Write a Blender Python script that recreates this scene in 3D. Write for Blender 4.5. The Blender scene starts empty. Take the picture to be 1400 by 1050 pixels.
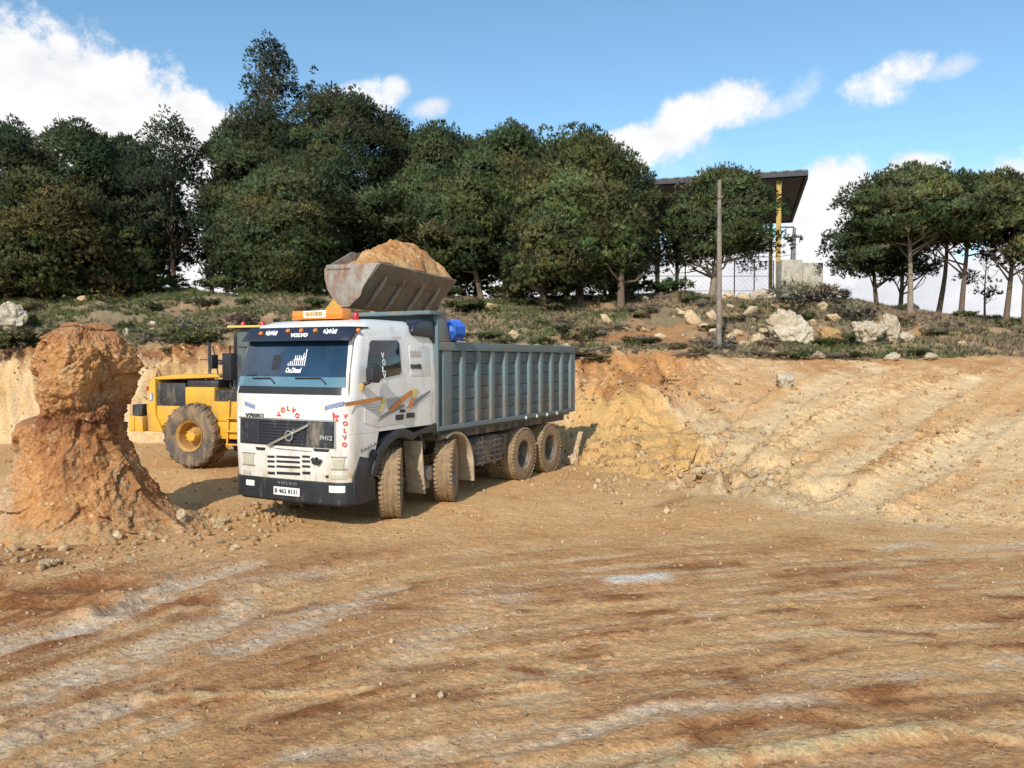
import bpy, bmesh, math, random
import numpy as np
from mathutils import Vector, Matrix
R = math.radians
SC = bpy.context.scene
COL = SC.collection
random.seed(7); RNG = np.random.default_rng(7)

# ------------------------------------------------------------------ camera, sky, sun, exposure
F = 1100.0                      # focal length in pixels of a 1400 px wide frame
CAMZ = 2.55
PITCH = math.atan(33.0 / F)
cd = bpy.data.cameras.new('camera'); cam = bpy.data.objects.new('camera', cd); COL.objects.link(cam)
cam.location = (0, 0, CAMZ); cam.rotation_euler = (R(90) - PITCH, 0, 0)
cd.sensor_width = 36.0; cd.lens = 36.0 * F / 1400.0; cd.clip_start = 0.1; cd.clip_end = 20000
SC.camera = cam
SUN_EL, SUN_AZ = 34.0, 197.0    # azimuth clockwise from +Y: behind the camera, a little to the left
Ld = Vector((math.sin(R(SUN_AZ)) * math.cos(R(SUN_EL)), math.cos(R(SUN_AZ)) * math.cos(R(SUN_EL)), math.sin(R(SUN_EL))))
sd = bpy.data.lights.new('sun', 'SUN'); sd.energy = 4.0; sd.angle = R(0.5); sd.color = (1.0, 0.93, 0.82)
so = bpy.data.objects.new('sun', sd); COL.objects.link(so)
so.rotation_euler = (-Ld).to_track_quat('-Z', 'Y').to_euler(); so.location = (-10, -20, 30)
SC.view_settings.view_transform = 'Standard'; SC.view_settings.look = 'None'
SC.view_settings.exposure = 0.10; SC.view_settings.gamma = 1.0
SC.render.resolution_x = 1024; SC.render.resolution_y = 768
SC.cycles.use_denoising = True
SC.cycles.max_bounces = 6; SC.cycles.transparent_max_bounces = 8


def make_world():
    w = bpy.data.worlds.new('World'); SC.world = w; w.use_nodes = True
    nt = w.node_tree; nt.nodes.clear(); N = nt.nodes.new; L = nt.links.new
    out = N('ShaderNodeOutputWorld'); bg = N('ShaderNodeBackground'); bg.inputs[1].default_value = 0.15
    L(bg.outputs[0], out.inputs[0])
    sky = N('ShaderNodeTexSky'); sky.sky_type = 'NISHITA'; sky.sun_disc = False
    sky.sun_elevation = R(SUN_EL); sky.sun_rotation = R(SUN_AZ); sky.air_density = 1.0; sky.dust_density = 0.3; sky.ozone_density = 1.2
    tc = N('ShaderNodeTexCoord'); sep = N('ShaderNodeSeparateXYZ'); L(tc.outputs['Generated'], sep.inputs[0])

    def M(op, a, b=None, c=None, clamp=False):
        n = N('ShaderNodeMath'); n.operation = op; n.use_clamp = clamp
        for i, v in enumerate((a, b, c)):
            if v is None: continue
            if isinstance(v, (int, float)): n.inputs[i].default_value = v
            else: L(v, n.inputs[i])
        return n.outputs[0]
    az = M('MULTIPLY', M('ARCTAN2', sep.outputs[0], sep.outputs[1]), 180 / math.pi)
    el = M('MULTIPLY', M('ARCSINE', sep.outputs[2]), 180 / math.pi)

    def noise(scale, detail, rough, w4, sx=1.0, sy=1.0):
        cb = N('ShaderNodeCombineXYZ'); L(M('MULTIPLY', az, sx), cb.inputs[0]); L(M('MULTIPLY', el, sy), cb.inputs[1]); cb.inputs[2].default_value = w4
        n = N('ShaderNodeTexNoise'); n.inputs['Scale'].default_value = scale; n.inputs['Detail'].default_value = detail
        n.inputs['Roughness'].default_value = rough; L(cb.outputs[0], n.inputs['Vector'])
        return n.outputs[0]
    n1 = M('SUBTRACT', noise(0.16, 7, 0.60, 1.3), 0.5)
    n2 = M('SUBTRACT', noise(0.55, 6, 0.65, 7.7), 0.5)
    warp = M('ADD', M('MULTIPLY', n1, 1.7), M('MULTIPLY', n2, 1.7))
    # cloud bodies: azimuth, elevation, radii (degrees), tilt, hardness, strength
    blobs = [(-33.5, 11.5, 12.6, 9.4, 0, 1.7, 1.0), (-24.5, 11.0, 9.2, 7.8, -16, 1.9, 1.0), (-44, 10, 14, 10, 0, 1.6, 1.0), (-17.6, 8.8, 5.6, 6.6, 0, 1.8, 1.0),
             (-11.0, 17.2, 3.2, 1.6, 14, 0.6, .95), (-8.4, 18.0, 1.5, 1.1, 30, .55, .85), (-5.8, 17.1, 1.9, .8, 12, 0.45, .75),
             (8.2, 14.2, 4.4, 1.9, 18, 0.8, .97), (11.8, 15.6, 4.0, 2.2, 25, .75, .90), (15.0, 16.8, 3.4, 1.9, 14, 0.7, .86), (18.0, 16.4, 3.2, 1.0, 14, .45, .62), (19.8, 17.4, 2.0, 1.1, 35, 0.45, .58), (12.5, 13.4, 4, 1.2, 20, .3, .5),
             (24.4, 16.9, 3.0, 1.5, 2, 0.65, .88), (25.6, 17.6, 2.6, 1.5, 14, 0.65, .88), (28.0, 17.5, 2.2, 0.9, 12, 0.45, .66),
             (22.0, 8.4, 4.2, 5.2, 0, 1.5, 1.0), (26.0, 11.2, 3.4, 2.0, 20, .7, .9), (33, 9, 9, 4, 0, .7, .9), (20, 4, 30, 5.5, 0, 1.1, 1.0), (-15, 4, 30, 6, 0, 1.0, 1.0),
             (70, 14, 22, 9, 0, .9, .9), (-85, 22, 25, 12, 0, .9, .9), (150, 25, 30, 12, 0, .8, .9), (-140, 18, 26, 9, 0, .8, .9)]
    dens = None
    for a0, e0, ra, re, tilt, hard, st in blobs:
        da = M('SUBTRACT', az, a0); de = M('SUBTRACT', el, e0)
        c, s = math.cos(R(tilt)), math.sin(R(tilt))
        u = M('DIVIDE', M('ADD', M('MULTIPLY', da, c), M('MULTIPLY', de, s)), ra)
        v = M('DIVIDE', M('SUBTRACT', M('MULTIPLY', de, c), M('MULTIPLY', da, s)), re)
        d = M('SUBTRACT', 1.0, M('ADD', M('MULTIPLY', u, u), M('MULTIPLY', v, v)))
        d = M('MULTIPLY', M('ADD', d, M('MULTIPLY', warp, .62 if hard > 1.3 else 1.0)), hard * 1.7 * (.72 if hard > 1.3 else 1.0), clamp=True)
        d = M('MULTIPLY', d, st)
        dens = d if dens is None else M('MAXIMUM', dens, d)
    ss = N('ShaderNodeMapRange'); ss.interpolation_type = 'SMOOTHSTEP'; L(dens, ss.inputs[0]); ss.inputs[1].default_value = 0.05; ss.inputs[2].default_value = 0.9
    n3 = noise(0.22, 6, 0.6, 3.1, 0.8, 1.3)
    sh = N('ShaderNodeValToRGB'); L(M('ADD', n3, M('MULTIPLY', M('SUBTRACT', el, 15), 0.002)), sh.inputs[0])
    sh.color_ramp.elements[0].position = 0.28; sh.color_ramp.elements[0].color = (4.9, 5.0, 5.35, 1)
    sh.color_ramp.elements[1].position = 0.55; sh.color_ramp.elements[1].color = (6.6, 6.5, 6.5, 1)
    hs = N('ShaderNodeMix'); hs.data_type = 'RGBA'; hs.blend_type = 'MULTIPLY'; hs.inputs[0].default_value = 1.0
    L(sky.outputs[0], hs.inputs[6]); hs.inputs[7].default_value = (0.86, 1.07, 1.10, 1)
    mx = N('ShaderNodeMix'); mx.data_type = 'RGBA'
    L(ss.outputs[0], mx.inputs[0]); L(hs.outputs[2], mx.inputs[6]); L(sh.outputs[0], mx.inputs[7])
    L(mx.outputs[2], bg.inputs[0])


make_world()

# ------------------------------------------------------------------ numeric noise
def _hash(ix, iy, iz, s):
    n = (ix * 374761393 + iy * 668265263 + iz * 1440662683 + s * 974634777) & 0xFFFFFFFF
    n = ((n ^ (n >> 13)) * 1274126177) & 0xFFFFFFFF
    return ((n ^ (n >> 16)) & 0xFFFF) / 65535.0


def vn2(x, y, s=0):
    x = np.asarray(x, float); y = np.asarray(y, float)
    ix = np.floor(x).astype(np.int64); iy = np.floor(y).astype(np.int64)
    fx = x - ix; fy = y - iy
    fx = fx * fx * (3 - 2 * fx); fy = fy * fy * (3 - 2 * fy)
    a = _hash(ix, iy, 0, s); b = _hash(ix + 1, iy, 0, s); c = _hash(ix, iy + 1, 0, s); d = _hash(ix + 1, iy + 1, 0, s)
    return (a * (1 - fx) + b * fx) * (1 - fy) + (c * (1 - fx) + d * fx) * fy


def fb2(x, y, s=0, o=4, g=0.5):
    t = 0; a = 1; n = 0
    for i in range(o):
        t = t + a * vn2(x * 2 ** i + 13.7 * i, y * 2 ** i + 7.3 * i, s + i); n += a; a *= g
    return t / n - 0.5


def vn3(p, s=0):
    i = np.floor(p).astype(np.int64); f = p - i; f = f * f * (3 - 2 * f)
    r = 0
    for dx in (0, 1):
        for dy in (0, 1):
            for dz in (0, 1):
                w = (f[:, 0] if dx else 1 - f[:, 0]) * (f[:, 1] if dy else 1 - f[:, 1]) * (f[:, 2] if dz else 1 - f[:, 2])
                r = r + w * _hash(i[:, 0] + dx, i[:, 1] + dy, i[:, 2] + dz, s)
    return r


def fb3(p, s=0, o=4, g=0.5):
    t = 0; a = 1; n = 0
    for i in range(o):
        t = t + a * vn3(p * 2 ** i + 5.1 * i, s + i); n += a; a *= g
    return t / n - 0.5


def worley2(x, y, s=0):
    x = np.asarray(x, float); y = np.asarray(y, float); ix = np.floor(x).astype(np.int64); iy = np.floor(y).astype(np.int64)
    f1 = np.full(x.shape, 9.0); f2 = f1.copy(); idv = np.zeros(x.shape)
    for a in (-1, 0, 1):
        for b in (-1, 0, 1):
            cx = ix + a; cy = iy + b; d = np.hypot(cx + _hash(cx, cy, 1, s) - x, cy + _hash(cx, cy, 2, s) - y)
            m = d < f1; f2 = np.where(m, f1, np.minimum(f2, d)); idv = np.where(m, _hash(cx, cy, 3, s), idv); f1 = np.where(m, d, f1)
    return f1, f2, idv


def worley3(p, s=0):
    i0 = np.floor(p).astype(np.int64); n = len(p); f1 = np.full(n, 9.0); f2 = f1.copy(); idv = np.zeros(n); tilt = np.zeros(n)
    for a in (-1, 0, 1):
        for b in (-1, 0, 1):
            for c in (-1, 0, 1):
                q = i0 + np.array((a, b, c)); h = [_hash(q[:, 0], q[:, 1], q[:, 2], s + k) for k in range(7)]
                v = p - q - np.stack(h[:3], 1); d = np.linalg.norm(v, axis=1); m = d < f1
                f2 = np.where(m, f1, np.minimum(f2, d)); f1 = np.where(m, d, f1); idv = np.where(m, h[3], idv)
                tilt = np.where(m, v[:, 0] * (h[4] - .5) + v[:, 1] * (h[5] - .5) + v[:, 2] * (h[6] - .5), tilt)
    return f1, f2, idv, tilt


def sst(a, b, x):
    t = np.clip((np.asarray(x, float) - a) / (b - a), 0, 1); return t * t * (3 - 2 * t)


# ------------------------------------------------------------------ pixel <-> place (1400 x 1050 frame)
cP, sP = math.cos(PITCH), math.sin(PITCH)
def ray(u, v):
    x = (u - 700) / F; y = (525 - v) / F
    return np.array((x, cP + y * sP, -sP + y * cP))
def at(u, v, Y):
    d = ray(u, v); return d * (Y / d[1]) + np.array((0, 0, CAMZ))


# ------------------------------------------------------------------ terrain
def hbase(X, Y):
    X = np.asarray(X, float); Y = np.asarray(Y, float)
    wob = fb2(X * 0.35, Y * 0 + 3.3, 21, 4) * 1.1
    yb = np.interp(X, [-60, -3, -1, 1, 2.4, 3.4, 5, 8, 16, 60], [24.1, 24.1, 23.0, 20.2, 18.4, 16.0, 13.5, 11.8, 11.2, 11.2]) + wob * np.where(X < 1, 0.6, 1.0)
    yl = np.interp(X, [-60, -6, 0, 6, 16, 60], [25.0, 25.0, 25.6, 26.0, 26.6, 28]) + wob * 0.7 + fb2(X * 1.7, Y * 0, 5, 3) * 0.5
    zl = np.interp(X, [-60, -9, 0, 4, 60], [2.95, 2.9, 2.65, 2.6, 2.65])
    t = np.clip((Y - yb) / (yl - yb), 0, 1)
    steep = t * t * (3 - 2 * t)
    ramp = 0.72 * t + 0.28 * t * t
    pit = np.where(t < .62, t * .55, .341 + (t - .62) / .38 * .659)       # spoil apron below, cut face above
    k = sst(4.0, 7.5, X); kp = sst(-1.5, 1.2, X)
    z = zl * (steep * (1 - kp) + kp * (pit * (1 - k) + ramp * k))
    # hillside above the lip
    zc = np.interp(X, [-60, -14, 2, 8, 17, 22, 60], [5.9, 5.9, 5.7, 5.95, 5.5, 4.7, 4.5])
    th = np.clip((Y - yl) / (41.5 - yl), 0, 1)
    z = np.where(Y > yl, zl + (zc - zl) * (0.62 * th + 0.38 * sst(0, 1, th)), z)
    back = np.clip((Y - 44) / 60, 0, 1)
    z = np.where(Y > 44, zc - back * (zc + 3.0) * 0.9, z)
    z = z + 0.22 * sst(13.5, 17, Y) * sst(-4.2, -6.5, X) * (1 - sst(22, 24, Y))
    return z, yb, yl, t, k


def flow(X, Y):
    g = 0.2 * X - 1.6 / 1.3 * np.log1p(np.exp(-(np.clip(X, -40, 40) + 1.8) * 1.3))
    return Y - g


def ray_ground(u, v):
    d = ray(u, v); ys = np.concatenate([np.linspace(3.2, 30, 1400), np.linspace(30, 140, 1200)])
    px = d[0] / d[1] * ys; pz = CAMZ + d[2] / d[1] * ys
    h = hbase(px, ys)[0]
    i = np.argmax(pz <= h)
    if pz[i] > h[i]: i = len(ys) - 1
    return float(px[i]), float(ys[i])


def line(pts): return np.array([ray_ground(u, v) for u, v in pts])
PALE = [(line(p), w, s) for p, w, s in [
    ([(-40, 895), (60, 872), (150, 850), (230, 805), (330, 775)], .22, .95), ([(60, 952), (180, 905), (300, 850), (335, 812)], .24, .95),
    ([(320, 890), (440, 840), (530, 806)], .22, .9), ([(-20, 1035), (60, 1005), (160, 970)], .16, .7), ([(60, 1060), (170, 1012), (230, 995)], .16, .7),
    ([(400, 1034), (500, 1026), (600, 1018)], .10, .6), ([(690, 1030), (790, 1000), (900, 972), (1130, 962)], .10, .65), ([(560, 880), (640, 850), (700, 815)], .22, .5),
    ([(610, 840), (660, 800)], .22, .45), ([(1120, 936), (1260, 925)], .10, .5), ([(960, 842), (1010, 838)], .08, .6),
    ([(1205, 752), (1260, 744)], .16, .9), ([(1330, 750), (1420, 742)], .18, .7), ([(1355, 915), (1420, 906)], .11, .9), ([(470, 780), (330, 800)], .25, .4)]]
WHITEP = [(line([(846, 792), (902, 788)]), .17, 1.0)]
CREAM = [(line(p), w, s) for p, w, s in [([(840, 1062), (960, 1040), (1080, 1030), (1200, 1012), (1300, 1000)], .10, 1.0), ([(1330, 1010), (1420, 1020)], .06, .8), ([(190, 960), (330, 950), (520, 940)], .05, .6), ([(700, 935), (760, 930)], .05, .6)]]
RAMPP = [(line(p), w, s) for p, w, s in [([(830, 722), (960, 645), (1055, 565), (1130, 525), (1200, 503)], .55, .75), ([(1000, 726), (1130, 662), (1220, 590), (1290, 540), (1330, 520)], .42, .7),
    ([(1060, 740), (1180, 690), (1280, 640), (1380, 560)], .42, .6), ([(780, 700), (900, 690)], .5, .4)]]
RUST = [(line(p), w, s) for p, w, s in [([(1050, 622), (1090, 590), (1150, 556), (1230, 530), (1290, 512)], .34, .85), ([(1180, 655), (1260, 608), (1320, 588)], .38, .75), ([(900, 690), (950, 675)], .16, .6),
    ([(-30, 800), (60, 805), (180, 802)], .30, .95), ([(-30, 838), (60, 830), (130, 832)], .22, .8), ([(165, 838), (210, 825), (290, 825)], .22, 1.0), ([(250, 845), (300, 842)], .14, .8), ([(330, 850), (360, 838), (440, 826)], .10, .7),
    ([(370, 980), (500, 965), (640, 945)], .10, .6), ([(540, 910), (640, 905)], .12, .6), ([(900, 773), (1010, 772)], .16, .8), ([(1060, 788), (1160, 784)], .14, .6), ([(1045, 838), (1080, 834)], .10, .9),
    ([(1160, 860), (1270, 870)], .07, .8), ([(1350, 815), (1420, 822)], .1, .8), ([(1350, 848), (1420, 842)], .1, .8), ([(960, 1000), (1090, 985), (1170, 1000)], .14, .9), ([(1120, 970), (1400, 965)], .16, .7), ([(860, 1050), (800, 1058)], .05, .7),
    ([(700, 908), (740, 912)], .08, .9), ([(1000, 930), (1170, 890)], .06, .7), ([(520, 828), (600, 832)], .12, .6)]]


def seg_dist(X, Y, pl):
    best = np.full(X.shape, 1e9); along = np.zeros(X.shape); acc = 0
    for a, b in zip(pl[:-1], pl[1:]):
        d = b - a; L2 = d @ d + 1e-9; L = math.sqrt(L2)
        t = np.clip(((X - a[0]) * d[0] + (Y - a[1]) * d[1]) / L2, 0, 1)
        q = np.hypot(X - a[0] - t * d[0], Y - a[1] - t * d[1])
        m = q < best; best = np.where(m, q, best); along = np.where(m, acc + t * L, along); acc += L
    return best, along


def hfull(X, Y, masks=False):
    X = np.asarray(X, float); Y = np.asarray(Y, float)
    z, yb, yl, t, k = hbase(X, Y)
    near = (Y < yb + .5)
    floor_m = 1 - sst(-0.5, 0.6, Y - yb)
    face_m = np.clip(sst(-.6, .6, Y - yb) * (1 - sst(-.1, .5, Y - yl)), 0, 1)
    hill_m = sst(-.1, .5, Y - yl)
    psi = flow(X, Y)
    fore = floor_m * (1 - sst(9.5, 12.5, Y))
    st1 = fb2(psi * 1.6, X * 0.35 + Y * .1, 31, 4); st2 = fb2(psi * 5.5, X * 0.8, 41, 3)
    cl = fb2(X * 2.2, Y * 2.2, 51, 5, .6); cf = fb2(X * 9, Y * 9, 61, 3, .6)
    st3 = fb2(psi * 11, X * 1.1, 43, 3)
    _, _, wid = worley2(X * 9, Y * 9, 69)
    clod = np.clip(wid - .80, 0, 1) * np.clip(fb2(X * .9, Y * .9, 66, 3) * 3 + .35, 0, 1)
    z = z + floor_m * (fb2(X * .25, Y * .25, 11, 3) * .12 + cl * .045 + cf * .022 + clod * .10) + fore * (st1 * .05 + st2 * .035 + st3 * .022)
    fz = zfac = np.clip(t, 0, 1) * 2.7
    w1, w2, wi = worley2(X * 1.3 + .3 * cl, (Y * .45 + fz) * 1.3, 73); v1, v2, vi = worley2(X * 3.6, (Y * .5 + fz) * 3.6, 74)
    ru = X * .70 + Y * .714; rw = X * .714 - Y * .70                     # along and across the ramp
    dg = fb2(rw * 1.5, ru * .16, 77, 4, .6)
    z = z + face_m * (fb2(X * .9, Y * .9, 71, 4) * .30 * (1 - .8 * k) + (wi - .5) * .34 * (1 - .9 * k) + (vi - .5) * .15 * (1 - .92 * k) + cf * .055 + cl * .10 * (1 - .6 * k) + k * (dg * .06 + (fb2(X * 4, Y * 4, 79, 3, .7)) * .07))
    z = z + hill_m * (fb2(X * .35, Y * .35, 81, 4) * .8 + cl * .25 + cf * .16)
    pale = np.zeros(X.shape); rust = np.zeros(X.shape); cream = np.zeros(X.shape); rp = np.zeros(X.shape); white = np.zeros(X.shape)
    edge = 1 + 1.2 * fb2(X * 3.2, Y * 3.2, 91, 4, .65)
    for lst, arr, dz in ((PALE, pale, -.010), (RUST, rust, -.012), (CREAM, cream, .05), (RAMPP, rp, -.04), (WHITEP, white, .02)):
        for pl, w, s in lst:
            d, al = seg_dist(X, Y, pl)
            m = (1 - sst(.30, 1.6, d / w / np.clip(edge, .35, 2.2))) * s
            np.maximum(arr, m, out=arr)
            z = z + m * dz
    # berms thrown up beside the ruts, cleat prints on the ramp
    for pl, w, s in PALE[:10]:
        d, al = seg_dist(X, Y, pl)
        z = z + .005 * np.sin(al * 2 * math.pi / .13 + np.abs(d) * 14) * np.exp(-(d / (w * .9)) ** 2) + .016 * np.exp(-((d - w * 1.25) / .07) ** 2) * (.5 + cl * 2.2)
    for i, (pl, w, s) in enumerate(RUST):
        d, al = seg_dist(X, Y, pl)
        if i < 2:
            z = z + .085 * np.exp(-(d / .28) ** 2) * np.sign(np.sin(al * 2 * math.pi / .34 + d * 3.0))
        elif i in (3, 4, 5):
            z = z + .06 * np.exp(-((d - w * 1.1) / .14) ** 2) * (0.6 + cl * 1.6) - .04 * np.exp(-(d / w) ** 2)
    for pl, w, s in RAMPP:
        d, al = seg_dist(X, Y, pl)
        z = z + .075 * np.exp(-((d - w * 1.1) / .12) ** 2) * (0.7 + cl * 1.5) * sst(-.3, .8, Y - yb)
    if not masks: return z
    return z, dict(yb=yb, yl=yl, t=t, k=k, floor=floor_m, face=face_m, hill=hill_m, fore=fore, st1=st1, st2=st2, cl=cl, cf=cf, pale=pale, rust=rust, cream=cream, rp=rp, white=white, wi=wi, vi=vi, dg=dg, st3=st3)


def zg(x, y): return float(hfull(np.array([x]), np.array([y]))[0])


# ------------------------------------------------------------------ materials
MATS = {}
def nodes(m):
    m.use_nodes = True; nt = m.node_tree
    return nt, nt.nodes, nt.links, nt.nodes['Principled BSDF']


def mat(name, col, rough=.6, metal=0, var=.15, vs=6, dirt=None, damt=0.0, dscale=3.0, dz=None, bump=0.0, bs=40, spec=.5, trans=0, alpha=1, emit=None, coat=0):
    """principled surface with noise in its colour, optional dirt laid over it (dz: height where mud fades out)"""
    if name in MATS: return MATS[name]
    m = bpy.data.materials.new(name); MATS[name] = m
    nt, N, L, P = nodes(m)
    P.inputs['Roughness'].default_value = rough; P.inputs['Metallic'].default_value = metal
    P.inputs['Specular IOR Level'].default_value = spec; P.inputs['Coat Weight'].default_value = coat
    tc = N.new('ShaderNodeTexCoord')
    no = N.new('ShaderNodeTexNoise'); no.inputs['Scale'].default_value = vs; no.inputs['Detail'].default_value = 6; no.inputs['Roughness'].default_value = .65
    L.new(tc.outputs['Object'], no.inputs['Vector'])
    rp = N.new('ShaderNodeValToRGB'); L.new(no.outputs[0], rp.inputs[0])
    c = np.array(col[:3]); a = np.clip(c * (1 - var), 0, 1); b = np.clip(c * (1 + var), 0, 1)
    rp.color_ramp.elements[0].position = .3; rp.color_ramp.elements[0].color = (*a, 1)
    rp.color_ramp.elements[1].position = .7; rp.color_ramp.elements[1].color = (*b, 1)
    src = rp.outputs[0]
    if dirt is not None:
        n2 = N.new('ShaderNodeTexNoise'); n2.inputs['Scale'].default_value = dscale; n2.inputs['Detail'].default_value = 8; n2.inputs['Roughness'].default_value = .7
        mp = N.new('ShaderNodeMapping'); mp.inputs['Scale'].default_value = (1.3, 1.3, .55); L.new(tc.outputs['Object'], mp.inputs[0]); L.new(mp.outputs[0], n2.inputs['Vector'])
        mr = N.new('ShaderNodeMapRange'); mr.inputs[1].default_value = .62 - damt * .5; mr.inputs[2].default_value = .86 - damt * .5; L.new(n2.outputs[0], mr.inputs[0])
        fac = mr.outputs[0]
        if dz is not None:
            sp = N.new('ShaderNodeSeparateXYZ'); L.new(tc.outputs['Object'], sp.inputs[0])
            m2 = N.new('ShaderNodeMapRange'); m2.inputs[1].default_value = dz[0]; m2.inputs[2].default_value = dz[1]; m2.inputs[3].default_value = 1; m2.inputs[4].default_value = 0
            L.new(sp.outputs[2], m2.inputs[0])
            ad = N.new('ShaderNodeMath'); ad.operation = 'MULTIPLY_ADD'; ad.use_clamp = True; L.new(m2.outputs[0], ad.inputs[0])
            L.new(n2.outputs[0], ad.inputs[1]); L.new(mr.outputs[0], ad.inputs[2]); fac = ad.outputs[0]
        mx = N.new('ShaderNodeMix'); mx.data_type = 'RGBA'; L.new(fac, mx.inputs[0]); L.new(src, mx.inputs[6]); mx.inputs[7].default_value = (*dirt, 1)
        src = mx.outputs[2]
        rr = N.new('ShaderNodeMapRange'); rr.inputs[3].default_value = rough; rr.inputs[4].default_value = .9; L.new(fac, rr.inputs[0]); L.new(rr.outputs[0], P.inputs['Roughness'])
    L.new(src, P.inputs['Base Color'])
    if bump:
        nb = N.new('ShaderNodeTexNoise'); nb.inputs['Scale'].default_value = bs; nb.inputs['Detail'].default_value = 5; L.new(tc.outputs['Object'], nb.inputs['Vector'])
        bp = N.new('ShaderNodeBump'); bp.inputs['Strength'].default_value = bump; bp.inputs['Distance'].default_value = .02; L.new(nb.outputs[0], bp.inputs['Height']); L.new(bp.outputs[0], P.inputs['Normal'])
    if trans: P.inputs['Transmission Weight'].default_value = trans; P.inputs['IOR'].default_value = 1.3
    if emit: P.inputs['Emission Color'].default_value = (*emit[:3], 1); P.inputs['Emission Strength'].default_value = emit[3]
    return m


DUST = (.42, .29, .17)
def attr_earth(name, fine=30, bump=.6, bdist=.03, rough=.95):
    """earth or stone: colour laid per point in the 'Col' attribute, grain and pebbles by noise"""
    m = bpy.data.materials.new(name); MATS[name] = m
    nt, N, L, P = nodes(m); P.inputs['Roughness'].default_value = rough; P.inputs['Specular IOR Level'].default_value = .15
    at_ = N.new('ShaderNodeAttribute'); at_.attribute_name = 'Col'
    tc = N.new('ShaderNodeTexCoord')
    n1 = N.new('ShaderNodeTexNoise'); n1.inputs['Scale'].default_value = fine; n1.inputs['Detail'].default_value = 8; n1.inputs['Roughness'].default_value = .75; L.new(tc.outputs['Object'], n1.inputs['Vector'])
    r1 = N.new('ShaderNodeValToRGB'); L.new(n1.outputs[0], r1.inputs[0])
    r1.color_ramp.elements[0].position = .28; r1.color_ramp.elements[0].color = (.58, .54, .50, 1); r1.color_ramp.elements[1].position = .72; r1.color_ramp.elements[1].color = (1.34, 1.36, 1.38, 1)
    n4 = N.new('ShaderNodeTexNoise'); n4.inputs['Scale'].default_value = fine * 4.2; n4.inputs['Detail'].default_value = 5; n4.inputs['Roughness'].default_value = .8; L.new(tc.outputs['Object'], n4.inputs['Vector'])
    r4 = N.new('ShaderNodeValToRGB'); L.new(n4.outputs[0], r4.inputs[0])
    r4.color_ramp.elements[0].position = .30; r4.color_ramp.elements[0].color = (.74, .71, .68, 1); r4.color_ramp.elements[1].position = .70; r4.color_ramp.elements[1].color = (1.20, 1.22, 1.24, 1)
    m4 = N.new('ShaderNodeMix'); m4.data_type = 'RGBA'; m4.blend_type = 'MULTIPLY'; m4.inputs[0].default_value = 1; L.new(r1.outputs[0], m4.inputs[6]); L.new(r4.outputs[0], m4.inputs[7])
    mu = N.new('ShaderNodeMix'); mu.data_type = 'RGBA'; mu.blend_type = 'MULTIPLY'; mu.inputs[0].default_value = 1; L.new(at_.outputs[0], mu.inputs[6]); L.new(m4.outputs[2], mu.inputs[7])
    vo = N.new('ShaderNodeTexVoronoi'); vo.inputs['Scale'].default_value = fine * .55; L.new(tc.outputs['Object'], vo.inputs['Vector'])
    # scattered pale chips
    sc = N.new('ShaderNodeSeparateColor'); L.new(vo.outputs['Color'], sc.inputs[0])
    gt = N.new('ShaderNodeMath'); gt.operation = 'GREATER_THAN'; gt.inputs[1].default_value = .90; L.new(sc.outputs[0], gt.inputs[0])
    lt = N.new('ShaderNodeMath'); lt.operation = 'LESS_THAN'; lt.inputs[1].default_value = .36; L.new(vo.outputs['Distance'], lt.inputs[0])
    mm = N.new('ShaderNodeMath'); mm.operation = 'MULTIPLY'; L.new(gt.outputs[0], mm.inputs[0]); L.new(lt.outputs[0], mm.inputs[1])
    ma = N.new('ShaderNodeMath'); ma.operation = 'MULTIPLY'; L.new(mm.outputs[0], ma.inputs[0]); L.new(at_.outputs['Alpha'], ma.inputs[1])
    mx = N.new('ShaderNodeMix'); mx.data_type = 'RGBA'; L.new(ma.outputs[0], mx.inputs[0]); L.new(mu.outputs[2], mx.inputs[6]); mx.inputs[7].default_value = (.60, .48, .33, 1)
    L.new(mx.outputs[2], P.inputs['Base Color'])
    n2 = N.new('ShaderNodeTexNoise'); n2.inputs['Scale'].default_value = fine * .45; n2.inputs['Detail'].default_value = 10; n2.inputs['Roughness'].default_value = .7; L.new(tc.outputs['Object'], n2.inputs['Vector'])
    v2 = N.new('ShaderNodeTexVoronoi'); v2.inputs['Scale'].default_value = fine * 1.1; v2.inputs['Randomness'].default_value = 1; wv = N.new('ShaderNodeMix'); wv.data_type = 'VECTOR'; wv.inputs[0].default_value = .04
    L.new(tc.outputs['Object'], wv.inputs[4]); L.new(n2.outputs['Color'], wv.inputs[5]); L.new(wv.outputs[1], v2.inputs['Vector'])
    s2 = N.new('ShaderNodeSeparateColor'); L.new(v2.outputs['Color'], s2.inputs[0]); gp = N.new('ShaderNodeMath'); gp.operation = 'POWER'; gp.inputs[1].default_value = 3.0; L.new(s2.outputs[1], gp.inputs[0])
    om = N.new('ShaderNodeMath'); om.operation = 'MULTIPLY_ADD'; om.inputs[1].default_value = -1.6; om.inputs[2].default_value = 1.0; om.use_clamp = True; L.new(v2.outputs['Distance'], om.inputs[0])
    cl = N.new('ShaderNodeMath'); cl.operation = 'MULTIPLY'; L.new(gp.outputs[0], cl.inputs[0]); L.new(om.outputs[0], cl.inputs[1])
    hs = N.new('ShaderNodeMath'); hs.operation = 'MULTIPLY_ADD'; hs.inputs[1].default_value = .55; L.new(cl.outputs[0], hs.inputs[0]); L.new(n2.outputs[0], hs.inputs[2])
    bp = N.new('ShaderNodeBump'); bp.inputs['Strength'].default_value = bump; bp.inputs['Distance'].default_value = bdist; L.new(hs.outputs[0], bp.inputs['Height'])
    L.new(bp.outputs[0], P.inputs['Normal'])
    return m


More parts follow.
